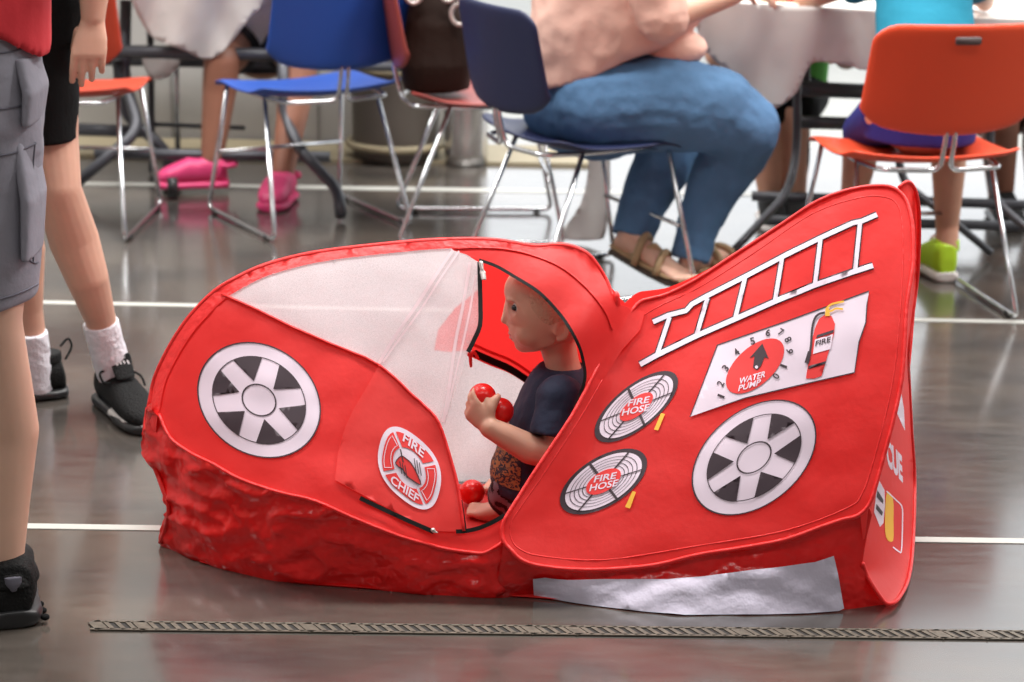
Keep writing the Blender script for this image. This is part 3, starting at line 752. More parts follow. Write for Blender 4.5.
# end panel prints
text('end_lettering', [('CUE', (887, 465), (16, 18.5), (-1.2, -28))], SE, PW, ep, .003, 'white lettering on the end panel', bold=.05)
patch('stripe_print', [(901, 391), (904, 409), (905, 431), (897, 413)], SE, PW, ep, .003, 6)
patch('star_print', [(879, 480), (884.5, 490), (885, 505), (883.5, 523), (880, 527), (874, 512), (876, 495)], SE, PW, ep, .003, 6)
multi('star_ink', [[(877.5, 490), (883.5, 500), (883, 504), (876.5, 497)], [(876.5, 504), (883, 512), (882, 516), (876, 509)]], SE, PK, ep, .0036, 6)
patch('shield_print', cm([(887, 492), (893, 499), (893.5, 520), (893, 541), (886, 537), (885, 515)], 3, True), SE, PY, ep, .003, 6)
patch('frame_print', stroke(cm([(886.5, 491), (896, 500), (902, 507), (902.5, 522), (901.5, 550), (899, 551.5), (893, 547)], 4), 1.2), SE, PW, ep, .0034, 6)
# ================================================================ THE BOY IN THE TENT
YB = 3.90
hx = P(548, 305, YB)
BOY = empty('person', Fl(545, 525, 0.006), 'small boy in a navy T-shirt sitting in the tent doorway, holding red balls', 'person')
HM = Matrix.Translation(hx) @ Matrix.Rotation(math.radians(4), 4, 'Z') @ Matrix.Rotation(math.radians(-3), 4, 'Y')
b = Blob()
head_local(b, HM)
b.chain([(P(556, 338, YB), .036), (P(562, 362, YB), .033), (P(566, 385, YB), .040)], 3)
# trunk under the shirt
b.chain([(P(562, 395, YB), .055), (P(556, 440, YB), .07), (P(552, 485, YB), .075)], 3)
sh, el, wr = P(560, 398, 3.80), P(556, 455, 3.775), P(490, 428, 3.765)
b.chain([(sh, .035), (P(562, 425, 3.785), .031), (el, .029), (P(530, 449, 3.77), .029), (P(506, 436, 3.767), .024), (wr, .020)], 3)
d = (P(472, 409, 3.775)-wr)
# near hand cupped under the ball
ball1 = P(482.3, 397, 3.803); R1 = .0262
hand(b, wr, d, V((.35, 1, .2)), V((.55, 0, 1)), .56, curl=(.5, .75, .6), tcurl=.55, rw=.03)
b.chain([(P(489, 420, 3.772), .011), (P(491, 409, 3.775), .0095), (P(495, 400, 3.783), .0085), (P(498, 396.5, 3.79), .007)])
# far arm and hand
sh2, el2, wr2 = P(553, 396, 4.0), P(545, 440, 4.03), P(518, 425, 3.93)
b.chain([(sh2, .034), (el2, .029), (wr2, .021)], 3)
hand(b, wr2, P(507, 410, 3.87)-wr2, V((-.9, -.4, 0)), V((-.3, .3, 1)), .52, curl=(.5, .6, .5))
# legs: near knee up, foot flat in front
hipn, knn, ann = P(556, 494, 3.87), P(512, 487, 3.87), P(506, 503, 3.96)
hipf, knf, anf = P(552, 488, 4.0), P(512, 468, 4.06), P(516, 490, 4.10)
for hp, kn, an in ((hipn, knn, ann), (hipf, knf, anf)):
    b.chain([(hp, .05), (kn, .034), (an, .024)], 3)
for an, toe in ((ann, P(474, 518, 3.985)), (anf, P(492, 498, 4.13))):
    h = V((an.x+.015, an.y, .022)); t = V((toe.x, toe.y, .016))
    dd = (t-h).normalized(); s = V((0, 0, 1)).cross(dd)
    b.loft([(h-dd*.01, s*.015, V((0, 0, .018))), (h+dd*.01, s*.021, V((0, 0, .022))), (h*.6+t*.4, s*.025, V((0, 0, .023))), (h*.3+t*.7, s*.029, V((0, 0, .018))), (h*.12+t*.88, s*.027, V((0, 0, .013)))], 20)
    b.chain([(an, .023), (h*.85+t*.15+V((0, 0, .012)), .021)])
    for q, (r, L) in zip((-1, -.45, 0, .42, .8), ((.0095, 1), (.0078, .98), (.0075, .92), (.007, .84), (.0065, .74))):
        p0 = h*.2+t*.8+s*.024*q; b.chain([(p0, r*.9), (p0+dd*.028*L, r)])
me = b.mesh(.0027, 8)
head_sculpt(me, HM); face_smooth(me, HM)
link('body', me, SKINB, BOY)
head_bits(BOY, HM, HAIRB, hairpts=None)
# T-shirt
b = Blob()
def ring(px, py, Y, rx, ry): return (P(px, py, Y), V((rx, 0, 0)), V((0, ry, 0)))
b.loft([ring(562, 366, YB, .045, .05), ring(561, 376, YB, .062, .085), ring(560, 390, YB, .073, .112), ring(556, 412, YB, .085, .118), ring(550, 440, YB, .097, .115), ring(543, 463, YB, .100, .115), ring(541, 476, YB, .100, .115), ring(542, 486, YB, .096, .115)], 32)
for s_, e_, f_ in ((sh, P(553, 437, 3.775), 1), (sh2, el2, -1)):
    b.chain([(s_, .046), (s_*.6+e_*.4, .043)], 3)
    b.frus(s_*.6+e_*.4, .044, e_, .046)
me = b.mesh(.004, 6); wrinkle(me, .0022, 38, 2)
ts = link('t_shirt', me, NAVY, BOY)
# gold print on the shirt front
shm = mat('shirt_print_ink', 'a8763a', .8)
nt = shm.node_tree; N = nt.nodes; L = nt.links; bs = N['Principled BSDF']
tc = N.new('ShaderNodeTexCoord'); nz = N.new('ShaderNodeTexNoise'); nz.inputs['Scale'].default_value = 75; nz.inputs['Detail'].default_value = 3; nz.inputs['Distortion'].default_value = 1.5
mp = N.new('ShaderNodeMapping'); mp.inputs['Scale'].default_value = (1, 1, 1.8); L.new(tc.outputs['Object'], mp.inputs[0]); L.new(mp.outputs[0], nz.inputs[0])
cr = N.new('ShaderNodeValToRGB'); e = cr.color_ramp.elements; e[0].position = .47; e[0].color = lin('20232f'); e[1].position = .53; e[1].color = lin('97683a'); L.new(nz.outputs[0], cr.inputs[0]); L.new(cr.outputs[0], bs.inputs['Base Color'])
# print skin: the part of the shirt surface that carries ink, lifted off the cloth
bm = bmesh.new(); bm.from_mesh(ts.data); base = rootloc(BOY)
z1, z0 = P(500, 442, 3.85).z, P(500, 481, 3.85).z; xm = P(521, 460, 3.85).x
keep = [f for f in bm.faces if z0 < (f.calc_center_median()+base).z < z1 and (f.calc_center_median()+base).x < xm]
bmesh.ops.delete(bm, geom=[f for f in bm.faces if f not in set(keep)], context='FACES')
for v in bm.verts: v.co += v.normal*.0014
me = bm_mesh(bm); o = link('shirt_print', me, shm, ts, local=True); tag(o, 'gold printed pattern on the shirt front')
# dark shorts with a pale pattern
b = Blob()
b.loft([ring(548, 468, YB, .09, .105), ring(550, 490, YB, .10, .12), ring(552, 512, YB, .095, .12)], 28)
for hp, kn, an in ((hipn, knn, ann), (hipf, knf, anf)):
    b.chain([(hp, .07), (kn, .042)], 3); b.frus(kn, .042, kn*.35+an*.65, .042); b.ell(kn, .042)
me = b.mesh(.004, 6); wrinkle(me, .003, 30, 6)
shorts = link('shorts', me, DARKPANT, BOY)
cam_m = mat('pale_camo_ink', '77727c', .85)
bm = bmesh.new(); bm.from_mesh(shorts.data)
c0 = P(501, 489, 3.86)-base
keep = set(f for f in bm.faces if (f.calc_center_median()-c0).length < .052 and noise.noise(f.calc_center_median()*45) > .05)
bmesh.ops.delete(bm, geom=[f for f in bm.faces if f not in keep], context='FACES')
for v in bm.verts: v.co += v.normal*.0012
link('shorts_print', bm_mesh(bm), cam_m, shorts, local=True)
# balls
for c, r, lab in ((ball1, R1, 'red plastic ball held up in the hand of the boy'), (P(500.5, 411, 3.823), .0255, 'second red plastic ball, against the chest of the boy'), (P(472, 503, 4.05), .026, 'red plastic ball on the tent floor beside the bare foot of the boy')):
    if c.z < .1: c = V((c.x, c.y, .006+r))
    b = Blob(); b.ell(c, r, sub=4)
    o = link('ball', bm_mesh(b.bm), BALLM); tag(o, lab, 'ball', 'red play balls')

# ================================================================ PERSON IN CARGO SHORTS (nearest)
def person_upper(b, pel, shL, shR, neck, headM, r=.8):
    b.chain([(pel, .13*r), ((pel+neck)/2, .12*r), (neck*.85+pel*.15, .095*r)], 3)
    b.chain([(shL, .06*r), (neck*.9+pel*.1, .07*r), (shR, .06*r)], 3)
    b.chain([(neck, .055*r), (headM.translation-V((0, 0, .07)), .055*r)], 3)
    head_local(b, headM)
Y1 = 3.46
ROOT1 = empty('person', Fl(-40, 627), 'person in grey cargo shorts and red shirt standing closest, facing away at the photo edge', 'person')
H1 = Matrix.Translation(V((P(-75, 20, Y1).x, Y1+.02, 1.66))) @ Matrix.Rotation(math.radians(-80), 4, 'Z') @ Matrix.Scale(1.28, 4)
b = Blob()
hipR, knR, caR, anR = P(-12, 120, Y1), P(-12, 322, Y1-.03), P(4, 430, Y1+.02), P(4, 552, Y1)
hipL, knL, caL, anL = P(-120, 120, Y1+.02), P(-112, 320, Y1+.02), P(-118, 425, Y1+.10), P(-120, 545, Y1+.1)
pel = (P(-66, 70, Y1)); neck = V((pel.x, Y1, 1.45)); shL = neck+V((-.2, 0, -.06)); shR = neck+V((.2, 0, -.06))
person_upper(b, pel, shL, shR, neck, H1)
for hp, kn, ca, an in ((hipR, knR, caR, anR), (hipL, knL, caL, anL)):
    b.chain([(hp, .085), (kn+V((0, 0, .06)), .066), (kn, .057), (ca, .0605), (ca*.45+an*.55, .046), (an, .036), (V((an.x, an.y, .05)), .04)], 3)
    ft = V((an.x-.05, an.y+.14, .04)); b.chain([(V((an.x, an.y, .05)), .036), (ft, .032)])
for s, s_ in ((shL, -1), (shR, 1)):
    e1 = s+V((s_*.05, .06, -.2)); w1 = e1+V((-s_*.08, .16, .2)); b.chain([(s, .05), (e1, .042), (w1, .028)], 3)
    hand(b, w1, V((-s_*.2, 1, 0)), V((-s_, 0, -.2)), V((0, 0, 1)))
me = b.mesh(.006, 6); head_sculpt(me, H1); link('body', me, SKIN1, ROOT1); head_bits(ROOT1, H1, HAIRD)
# shorts
b = Blob()
uR = V((.94, -.05, 0)); vR = V((.05, 1, 0))
b.loft([(P(-70, 8, Y1), uR*.178, vR*.13), (P(-66, 60, Y1), uR*.185, vR*.145), (P(-64, 120, Y1), uR*.188, vR*.145), (P(-64, 150, Y1), uR*.186, vR*.12)], 32, .9)
for cx, sg in ((-11, 1), (-118, -1)):
    b.loft([(P(cx, 90, Y1), uR*.088, vR*.12), (P(cx, 150, Y1), uR*.090, vR*.115), (P(cx-1, 225, Y1), uR*.089, vR*.112), (P(cx-3, 304, Y1), V((.086, 0, .014)), vR*.108)], 32, .9)
me = b.mesh(.005, 5); wrinkle(me, .006, 7, 4); wrinkle(me, .002, 22, 1)
s1 = link('cargo_shorts', me, GREYC, ROOT1)
for cy, h in ((88, .055), (195, .10)):
    b = Blob(); c = P(31 if cy < 100 else 29, cy, Y1-.02)
    b.loft([(c+V((-.005, 0, h)), V((.012, 0, 0)), V((0, .06, 0))), (c+V((.008, 0, 0)), V((.012, 0, 0)), V((0, .07, 0))), (c+V((.001, 0, -h)), V((.009, 0, 0)), V((0, .065, 0)))], 20, .6)
    link('cargo_pocket', b.mesh(.004, 3), GREYC, s1)
sk1 = Skin(s1)
for nm, pl in (('yoke_seam', [(-40, 50), (-10, 53), (10, 52), (26, 47), (36, 42)]), ('hem_seam', [(-30, 303), (0, 299), (22, 292), (38, 284)]), ('leg_seam', [(-30, 108), (0, 109), (20, 106), (34, 100)]), ('leg_seam', [(-20, 158), (5, 155), (22, 150), (36, 143)]), ('side_seam', [(35, 142), (33, 170), (34, 215), (33, 262)]), ('side_seam', [(38, 262), (34, 263), (26, 258)])):
    link(nm, tube([sk1(x, y, .0005) for x, y in cm(pl)], .0018, 6), GREYD, s1)
# red shirt
b = Blob()
hemf = lambda k: (lambda c, s: -k*max(0, (c-.5)/.5))
b.loft([(P(-72, 2, Y1), V((.192, 0, -.0)), vR*.152, hemf(.085)), (P(-72, -35, Y1), V((.194, 0, 0)), vR*.152, hemf(.065)), (P(-72, -150, Y1), V((.185, 0, 0)), vR*.14), (V((pel.x, Y1, 1.33)), V((.19, 0, 0)), vR*.125), (V((pel.x, Y1, 1.43)), V((.16, 0, 0)), vR*.10), (V((pel.x, Y1, 1.48)), V((.09, 0, 0)), vR*.08)], 32, .9)
for s, s_ in ((shL, -1), (shR, 1)):
    b.chain([(s, .075), (s+V((s_*.03, .01, -.1)), .07)]); b.frus(s+V((s_*.03, .01, -.1)), .07, s+V((s_*.06, .02, -.22)), .072)
me = b.mesh(.006, 5); wrinkle(me, .007, 6, 7); link('red_shirt', me, REDSHIRT, ROOT1)
for an, lab in ((anR, None), (anL, None)):
    dd = V((-.30, .95, 0)).normalized()
    heel = V((an.x, an.y, 0))-dd*.055+V((.01, 0, 0)); toe = heel+dd*.285
    u = shoe(ROOT1, heel, toe, .052, .10, sh=.034)
    b = Blob(); up = V((0, 0, 1)); s = dd.cross(up)
    b.loft([(heel+dd*.045+up*.075, s*.05, dd*.055), (heel+dd*.05+up*.090, s*.047, dd*.052), (heel+dd*.052+up*.100, s*.043, dd*.05)], 24); link('ankle_collar', b.mesh(.004, 3), SHOEK, u)
    b = Blob(); c = heel-dd*.004+up*.086
    b.loft([(c+up*.012, s*.016, dd*.004), (c, s*.014, dd*.006), (c-up*.014, s*.005, dd*.004)], 14); link('heel_tab', b.mesh(.002, 2), GREYD, u)
    for k in range(3):
        b = Blob(); b.ell(heel+dd*(.01+.03*k)+s*(.052-.002*k)+up*.012, (.008, .008, .006)); link('sole_gap', bm_mesh(b.bm), BLACKC, u)

# ================================================================ PERSON IN BLACK SHORTS, WALKING
Y2 = 4.55
ROOT2 = empty('person', Fl(80, 420), 'walking person in black shorts, white socks and black shoes behind the nearest person', 'person')
H2 = Matrix.Translation(V((P(20, 20, Y2).x, Y2, 1.68))) @ Matrix.Rotation(math.radians(150), 4, 'Z') @ Matrix.Scale(1.25, 4)
b = Blob()
hp2, kn2, ca2, an2 = P(38, 30, Y2), P(58, 190, Y2-.04), P(74, 240, Y2+.0), P(111, 352, Y2+.09)
hpL, knL2, caL2, anL2 = P(-15, 30, Y2+.02), P(8, 195, Y2+.0), P(22, 250, Y2+.12), P(36, 372, Y2+.16)
pel2 = P(10, -10, Y2); neck2 = V((pel2.x, Y2, 1.46)); sA = neck2+V((-.19, .03, -.06)); sB = neck2+V((.19, -.03, -.06))
person_upper(b, pel2, sA, sB, neck2, H2)
b.chain([(hp2, .085), (P(50, 140, Y2), .062), (kn2, .051), (ca2, .0555), (P(87, 277, Y2), .0475), (P(100, 318, Y2+.05), .035), (an2, .033)], 3)
b.chain([(hpL, .085), (knL2, .055), (caL2, .052), (P(29, 310, Y2+.14), .032), (anL2, .032)], 3)
el_ = P(96, -95, Y2-.02); wr_ = P(93, 17, Y2-.10)
b.chain([(sB, .052), (el_, .044), (P(94, -50, Y2-.06), .043), (P(94, -8, Y2-.09), .032), (wr_, .0255)], 3)
hand(b, wr_, P(88, 60, Y2-.13)-wr_, V((-.12, 1, -.1)), V((-1, -.15, 0)), .92, curl=(.22, .34, .3), thumb=False, spread=.45)
b.chain([(P(80, 32, Y2-.09), .014), (P(76, 48, Y2-.07), .012), (P(76, 62, Y2-.06), .009)])
b.chain([(sA, .052), (sA+V((-.06, .05, -.28)), .043), (sA+V((-.05, -.02, -.52)), .027)], 3)
hand(b, sA+V((-.05, -.02, -.52)), V((0, -.1, -1)), V((.9, .2, 0)), V((.1, -1, 0)), .92)
for an, tv in ((an2, V((.42, -.9, 0))), (anL2, V((-.9, -.35, 0)))):
    f = V((an.x, an.y, .06)); b.chain([(an, .032), (f, .030), (f+tv.normalized()*.08-V((0, 0, .015)), .024)])
me = b.mesh(.0032, 3); head_sculpt(me, H2); link('body', me, SKIN2, ROOT2); head_bits(ROOT2, H2, HAIRD)
b = Blob(); u = V((1, 0, 0)); v = V((0, 1, 0))
b.loft([(P(10, -40, Y2), u*.15, v*.11), (P(12, 0, Y2), u*.165, v*.125), (P(14, 40, Y2), u*.165, v*.12)], 32)
b.loft([(P(38, 10, Y2), u*.088, v*.11), (P(44, 70, Y2), u*.077, v*.1), (P(46, 139, Y2-.01), V((.066, 0, .0)), v*.085)], 32)
b.loft([(P(-14, 10, Y2), u*.088, v*.11), (P(-8, 70, Y2), u*.08, v*.1), (P(0, 139, Y2), u*.072, v*.085)], 32)
me = b.mesh(.005, 5); wrinkle(me, .003, 12, 2); link('black_shorts', me, BLACKC, ROOT2)
b = Blob(); b.loft([(P(8, -35, Y2), u*.17, v*.125), (P(8, -110, Y2), u*.16, v*.12), (V((pel2.x, Y2, 1.34)), u*.18, v*.115), (V((pel2.x, Y2, 1.45)), u*.14, v*.08), (V((pel2.x, Y2, 1.48)), u*.07, v*.065)], 28)
for s, s_ in ((sA, -1), (sB, 1)): b.chain([(s, .07), (s+V((s_*.02, 0, -.1)), .065)]); b.frus(s+V((s_*.02, 0, -.1)), .065, s+V((s_*.04, 0, -.2)), .068)
link('black_top', b.mesh(.006, 5), BLACKC, ROOT2)
for tp, bt, rr in ((P(100.5, 322, Y2+.055), P(113, 370, Y2+.085), .0405), (P(32, 332, Y2+.14), P(38, 385, Y2+.16), .036)):
    b = Blob(); d = (bt-tp)
    b.frus(tp, rr, tp+d*.3, rr*1.02); b.chain([(tp+d*.25, rr*.98), (tp+d*.62, rr*1.02), (bt, rr*1.0)], 3)
    me = b.mesh(.003, 3); wrinkle(me, .0016, 45, 1); link('sock', me, WHITEC, ROOT2)
def trainer(root, an, tv, L=.265, logo=False):
    tv = V(tv).normalized(); up = V((0, 0, 1)); heel = V((an.x, an.y, 0))-tv*.062; toe = heel+tv*L; s = tv.cross(up)
    u = shoe(root, heel, toe, .046, .078, SHOEK, SOLEK, sh=.026, toeh=.62)
    b = Blob(); rs = []
    for t, w in ((.45, .93), (.62, .98), (.8, .97), (.95, .62), (1.03, .3)): rs.append((heel+tv*L*t+up*.014, s*.0475*w, up*.0145))
    b.loft(rs, 20, .7); tag(link('toe_sole', b.mesh(.003, 3), SOLEW, u), 'white front of the sole')
    b = Blob(); c = heel+tv*.108+up*.128                      # tongue
    b.loft([(c-tv*.002+up*.014, s*.024, tv*.006), (c, s*.027, tv*.008), (c+tv*.03-up*.035, s*.024, tv*.008)], 18); tg = link('tongue', b.mesh(.003, 3), SHOEK, u)
    b = Blob(); c2 = heel+tv*.03+up*.11
    b.loft([(heel+tv*.055+up*.085, s*.041, tv*.052), (heel+tv*.052+up*.108, s*.038, tv*.047)], 22); link('ankle_collar', b.mesh(.004, 3), SHOEK, u)
    if logo:
        nrm = (tv*.9+up*.35).normalized(); ww = s; hh = nrm.cross(ww); hh = hh if hh.z > 0 else -hh
        c3 = c+tv*.0085+up*.002
        q = [(-.016, -.008), (-.008, -.003), (.016, .002), (.016, -.003), (.0, -.008)]
        bm = bmesh.new()
        for k in range(4):
            x0 = -.017+.009*k; vs = [bm.verts.new(c3+ww*x+hh*y+nrm*.0012) for x, y in ((x0, -.011), (x0+.004, -.011), (x0+.007, -.002), (x0+.003, -.002))]; bm.faces.new(vs)
        vs = [bm.verts.new(c3+ww*x+hh*y+nrm*.0012) for x, y in ((-.009, .006), (-.004, .003), (.011, .010), (-.003, .0055))]; bm.faces.new(vs)
        link('shoe_mark', bm_mesh(bm), LOGOW, tg)
    pts = [heel-tv*.004+up*.085+s*(.0), heel-tv*.02+up*.115, heel-tv*.012+up*.135, heel+tv*.006+up*.118]
    lo = heel+tv*.1+up*.09+s*-.03
    link('lace', tube(catmull([heel+tv*.10+up*.094, heel+tv*.10+up*.104+s*.028, heel+tv*.115+up*.105+s*.052, heel+tv*.13+up*.088+s*.05, heel+tv*.125+up*.08+s*.03], 5), .0028, 6), SHOEK, u)
    link('lace', tube(catmull([heel+tv*.10+up*.094, heel+tv*.11+up*.1-s*.02, heel+tv*.125+up*.09-s*.04, heel+tv*.14+up*.07-s*.045], 5), .0028, 6), SHOEK, u)
    for k in range(4):
        a = heel+tv*(.105+.022*k)+up*(.09-.010*k)
        link('lace', tube([a-s*.026-up*.006, a+up*.003, a+s*.026-up*.006], .0026, 6), SHOEK, u)
    link('heel_loop', tube(catmull(pts, 5), .003, 6), SHOEK, u)
trainer(ROOT2, V((P(112, 380, Y2+.07).x, Y2+.10, 0)), (.5, -.86, 0), .285, True)
trainer(ROOT2, V((P(37, 385, Y2+.16).x, Y2+.17, 0)), (-.9, -.4, 0), .26)
# ================================================================ BACKGROUND: CHAIRS
def make_chair(loc, rz, plastic, label, plate=False, arm=0):
    R0 = empty('stacking_chair', loc, label, 'chair', 'plastic chairs on chrome sled frames', rz)
    # seat shell
    nx, ny = 13, 11; vs = []; fs = []
    for j in range(ny):
        for i in range(nx):
            u = -1+2*i/(nx-1); w = j/(ny-1)
            x = u*(.248-.02*abs(w-.4)); y = -.22+.45*w
            z = .435+.02*u*u-.012*math.sin(PI*w)+(.0 if w < .8 else -.03*((w-.8)/.2)**2)+.02*max(0, .2-w)/.2
            if abs(u) > .8: y = y+(.5-w)*.06*((abs(u)-.8)/.2)**2
            vs.append((x, y, z))
    for j in range(ny-1):
        for i in range(nx-1): k = j*nx+i; fs.append((k, k+1, k+nx+1, k+nx))
    me = mesh(vs, fs); o = link('seat', me, plastic, R0, local=True)
    m = o.modifiers.new('t', 'SOLIDIFY'); m.thickness = .012; m = o.modifiers.new('b', 'SUBSURF'); m.levels = m.render_levels = 1
    # back shell
    vs = []; fs = []; nx, ny = 13, 10
    for j in range(ny):
        for i in range(nx):
            u = -1+2*i/(nx-1); w = j/(ny-1); uu = u
            hw = .248-.012*w
            x = hw*uu; y = -.275-.05*w+.045*u*u; z = .515+.30*w
            if w < .25: z += .035*(u*u)*(1-w/.25)
            if abs(u) > .8: z += (.5-w)*.07*((abs(u)-.8)/.2)**2
            vs.append((x, y, z))
    for j in range(ny-1):
        for i in range(nx-1): k = j*nx+i; fs.append((k, k+1, k+nx+1, k+nx))
    me = mesh(vs, fs); bk = link('backrest', me, plastic, R0, local=True)
    m = bk.modifiers.new('t', 'SOLIDIFY'); m.thickness = .014; m = bk.modifiers.new('b', 'SUBSURF'); m.levels = m.render_levels = 1
    if plate:
        b = Blob(); b.loft([(V((.0, -.338, .776)), V((.036, 0, 0)), V((0, 0, .011))), (V((0, -.344, .776)), V((.034, 0, 0)), V((0, 0, .009)))], 24, .3)
        tag(link('name_plate', bm_mesh(b.bm), PLATE, bk, local=True), 'dark grey plate on the chair back')
    r = .0072
    for s in (-1, 1):
        fr = bend([(s*.19, -.10, .425), (s*.235, -.26, .012), (s*.235, .25, .012), (s*.2, .16, .425)], .03)
        link('leg_frame', tube(fr, r), CHROME, R0, local=True)
        link('back_rod', tube(bend([(s*.19, .16, .422), (s*.19, -.10, .42), (s*.17, -.215, .42), (s*.014, -.245, .42), (s*.012, -.268, .50), (s*.012, -.270, .58)], .03), r), CHROME, R0, local=True)
        for y in (-.2, .2):
            b = Blob(); b.ell((s*.235, y, .009), (.012, .018, .009), sub=2); link('glide', bm_mesh(b.bm), SOLEK, R0, local=True)
    link('stretcher', tube([(-.213, .20, .2), (.213, .20, .2)], r*.9), CHROME, R0, local=True)
    return R0
RD = math.radians
make_chair(Fl(308, 219), RD(31), BLUEP, 'bright blue plastic chair standing empty, its back to the tent')
make_chair(Fl(900, 300), RD(11), ORANGEP, 'orange plastic chair with a dark plate on its back, child in turquoise on it', True)
CW = Fl(578, 284)
make_chair(CW, RD(-63), NAVYP, 'navy blue plastic chair carrying the person in jeans')
CB = Fl(479, 229)
make_chair(CB, RD(-86), MAROONP, 'maroon plastic chair with a brown handbag on its seat')
make_chair(Fl(70, 222), RD(-3), REDP, 'rust red plastic chair by the left table, next to the walking person')

# handbag on the maroon chair
c = CB+V((-.135, -.04, .452)); b = Blob()
BG = empty('handbag', c, 'dark brown leather handbag with silver buckles, on the maroon chair', 'handbag')
b.loft([(c+V((0, 0, .0)), V((.10, 0, 0)), V((0, .10, 0))), (c+V((0, 0, .08)), V((.11, 0, 0)), V((0, .105, 0))), (c+V((-.0, 0, .2)), V((.10, 0, 0)), V((0, .08, 0))), (c+V((-.02, 0, .30)), V((.06, 0, 0)), V((0, .045, 0)))], 24, .8)
me = b.mesh(.005, 5); wrinkle(me, .008, 9, 1); link('bag_body', me, BAGM, BG)
for yy in (-.05, .05):
    link('bag_handle', tube(catmull([c+V((-.09, yy, .27)), c+V((-.10, yy*1.2, .38)), c+V((-.02, yy*1.3, .45)), c+V((.05, yy*1.2, .37)), c+V((.04, yy, .27))], 6), .009), BAGM, BG)
for q in (V((.035, -.09, .31)), V((.07, -.088, .24)), V((-.07, -.075, .30))):
    bm = bmesh.new(); ring_ = [c+q+V((.026*math.cos(t), 0, .032*math.sin(t))) for t in [2*PI*k/18 for k in range(18)]]
    link('buckle', tube(ring_, .007, 8, closed=True), PULL, BG)
tag(link('bag_strap', tube(catmull([c+V((.05, -.09, .33)), c+V((.09, -.10, .24)), c+V((.10, -.11, .16))], 5), .01), PULL, BG), 'silver metal strap')

# ================================================================ TABLES
def pipe(name, pts, r, parent, m=TUBE, rr=.06):
    return link(name, tube(bend(pts, rr), r), m, parent)
T1 = empty('folding_table', Fl(200, 176), 'long folding table with dark tube legs at the left under the pointed hanging cloth', 'table', 'folding tables with dark tube frames')
bm = bmesh.new(); p = P(150, 10, 7.0)
x0, x1 = P(-40, 10, 7).x, P(345, 10, 7).x
box(bm, x0, x1, 7.0, 7.55, .715, .745); link('tabletop', bm_mesh(bm), TABLEW, T1, smooth=False)
pipe('bench_rail', [P(60, 50, 7.05), P(332, 56, 7.05)], .022, T1)
pipe('bench_rail', [P(60, 60, 7.3), P(430, 68, 7.3)], .016, T1)
pipe('floor_bar', [P(95, 153, 7.0), P(330, 157, 7.0)], .019, T1)
pipe('floor_bar', [P(70, 129, 7.2), P(150, 132, 7.2)], .022, T1)
pipe('floor_bar', [P(150, 124, 7.3), P(245, 128, 7.3)], .008, T1)
pipe('leg', [P(126, 0, 7.15), P(124, 80, 7.1), P(140, 130, 7.0), P(66, 192, 6.85)], .020, T1)
pipe('leg', [P(118, 60, 7.1), P(122, 112, 7.1), P(168, 152, 7.1), Fl(168, 178)], .020, T1)
pipe('leg', [P(282, 40, 7.0), P(284, 116, 6.95), P(300, 150, 6.85), P(338, 190, 6.65), Fl(341, 216, .02)], .019, T1)
pipe('leg', [P(175, 20, 7.4), P(178, 160, 7.4)], .010, T1, CHROME)
pipe('leg', [P(150, 20, 7.3), P(152, 150, 7.3), Fl(152, 172, .01)], .012, T1)
b = Blob(); b.loft([(Fl(173, 196, .01)+V((0, 0, .0)), V((.02, 0, 0)), V((0, .03, 0))), (Fl(173, 196, .01)+V((0, 0, .06)), V((.017, 0, 0)), V((0, .025, 0)))], 16); link('caster', bm_mesh(b.bm), SOLEK, T1)
def sheet(name, poly, Y, amp, m, label, cat, fx=.09, top=None, step=7):
    def S(px, py):
        return P(px, py, Y+amp*math.sin(px*fx+.03*py)+amp*.6*noise.noise(V((px*.05, py*.02, 3))))
    o = link(name, fillmesh(cm(poly, 3, True), S, 0, step), m)
    mm = o.modifiers.new('t', 'SOLIDIFY'); mm.thickness = .003
    return tag(o, label, cat)
sheet('tablecloth', [(118, -60), (268, -60), (262, 2), (252, 14), (240, 30), (224, 50), (210, 59), (200, 58), (188, 52), (170, 45), (152, 37), (140, 20), (132, 0), (124, -30)], 6.97, .02, CLOTH, 'white plastic tablecloth hanging in a pointed corner from the left table', 'tablecloth')
sheet('plastic_bag', [(143, 55), (172, 58), (180, 62), (172, 74), (160, 80), (148, 75)], 7.12, .012, CLOTH, 'small see-through plastic bag hanging under the left table', 'bag')
# right table
T2 = empty('folding_table', Fl(850, 232), 'long folding table with dark bent legs at the right, the two seated diners at it', 'table', 'folding tables with dark tube frames')
x0, x1 = P(712, 8, 6.12).x, P(1120, 8, 6.12).x
bm = bmesh.new(); box(bm, x0, x1, 6.14, 6.85, .715, .742); link('tabletop', bm_mesh(bm), TABLEW, T2, smooth=False)
pipe('leg', [P(797, 60, 6.3), P(797, 150, 6.3), P(789, 192, 6.2), P(738, 246, 6.05), Fl(722, 262, .02)], .0125, T2, rr=.14)
pipe('leg', [P(806, 20, 6.75), P(806, 170, 6.75), Fl(790, 212, .02)], .0135, T2)
pipe('leg', [P(898, 120, 6.3), P(899, 165, 6.3), P(906, 185, 6.25), P(944, 214, 6.15), Fl(990, 252, .02)], .0125, T2, rr=.1)
pipe('leg', [P(990, 120, 6.3), P(990, 178, 6.3), P(998, 204, 6.2), P(1040, 240, 6.1), Fl(1060, 270, .02)], .0125, T2, rr=.1)
pipe('floor_bar', [P(752, 196, 6.55), P(850, 199, 6.55), P(1060, 206, 6.55)], .016, T2)
pipe('floor_bar', [P(760, 220, 6.4), P(1060, 227, 6.4)], .016, T2)
pipe('bench_rail', [P(780, 88, 6.5), P(880, 92, 6.5)], .024, T2)
pipe('bench_rail', [P(796, 122, 6.35), P(862, 124, 6.35)], .020, T2)
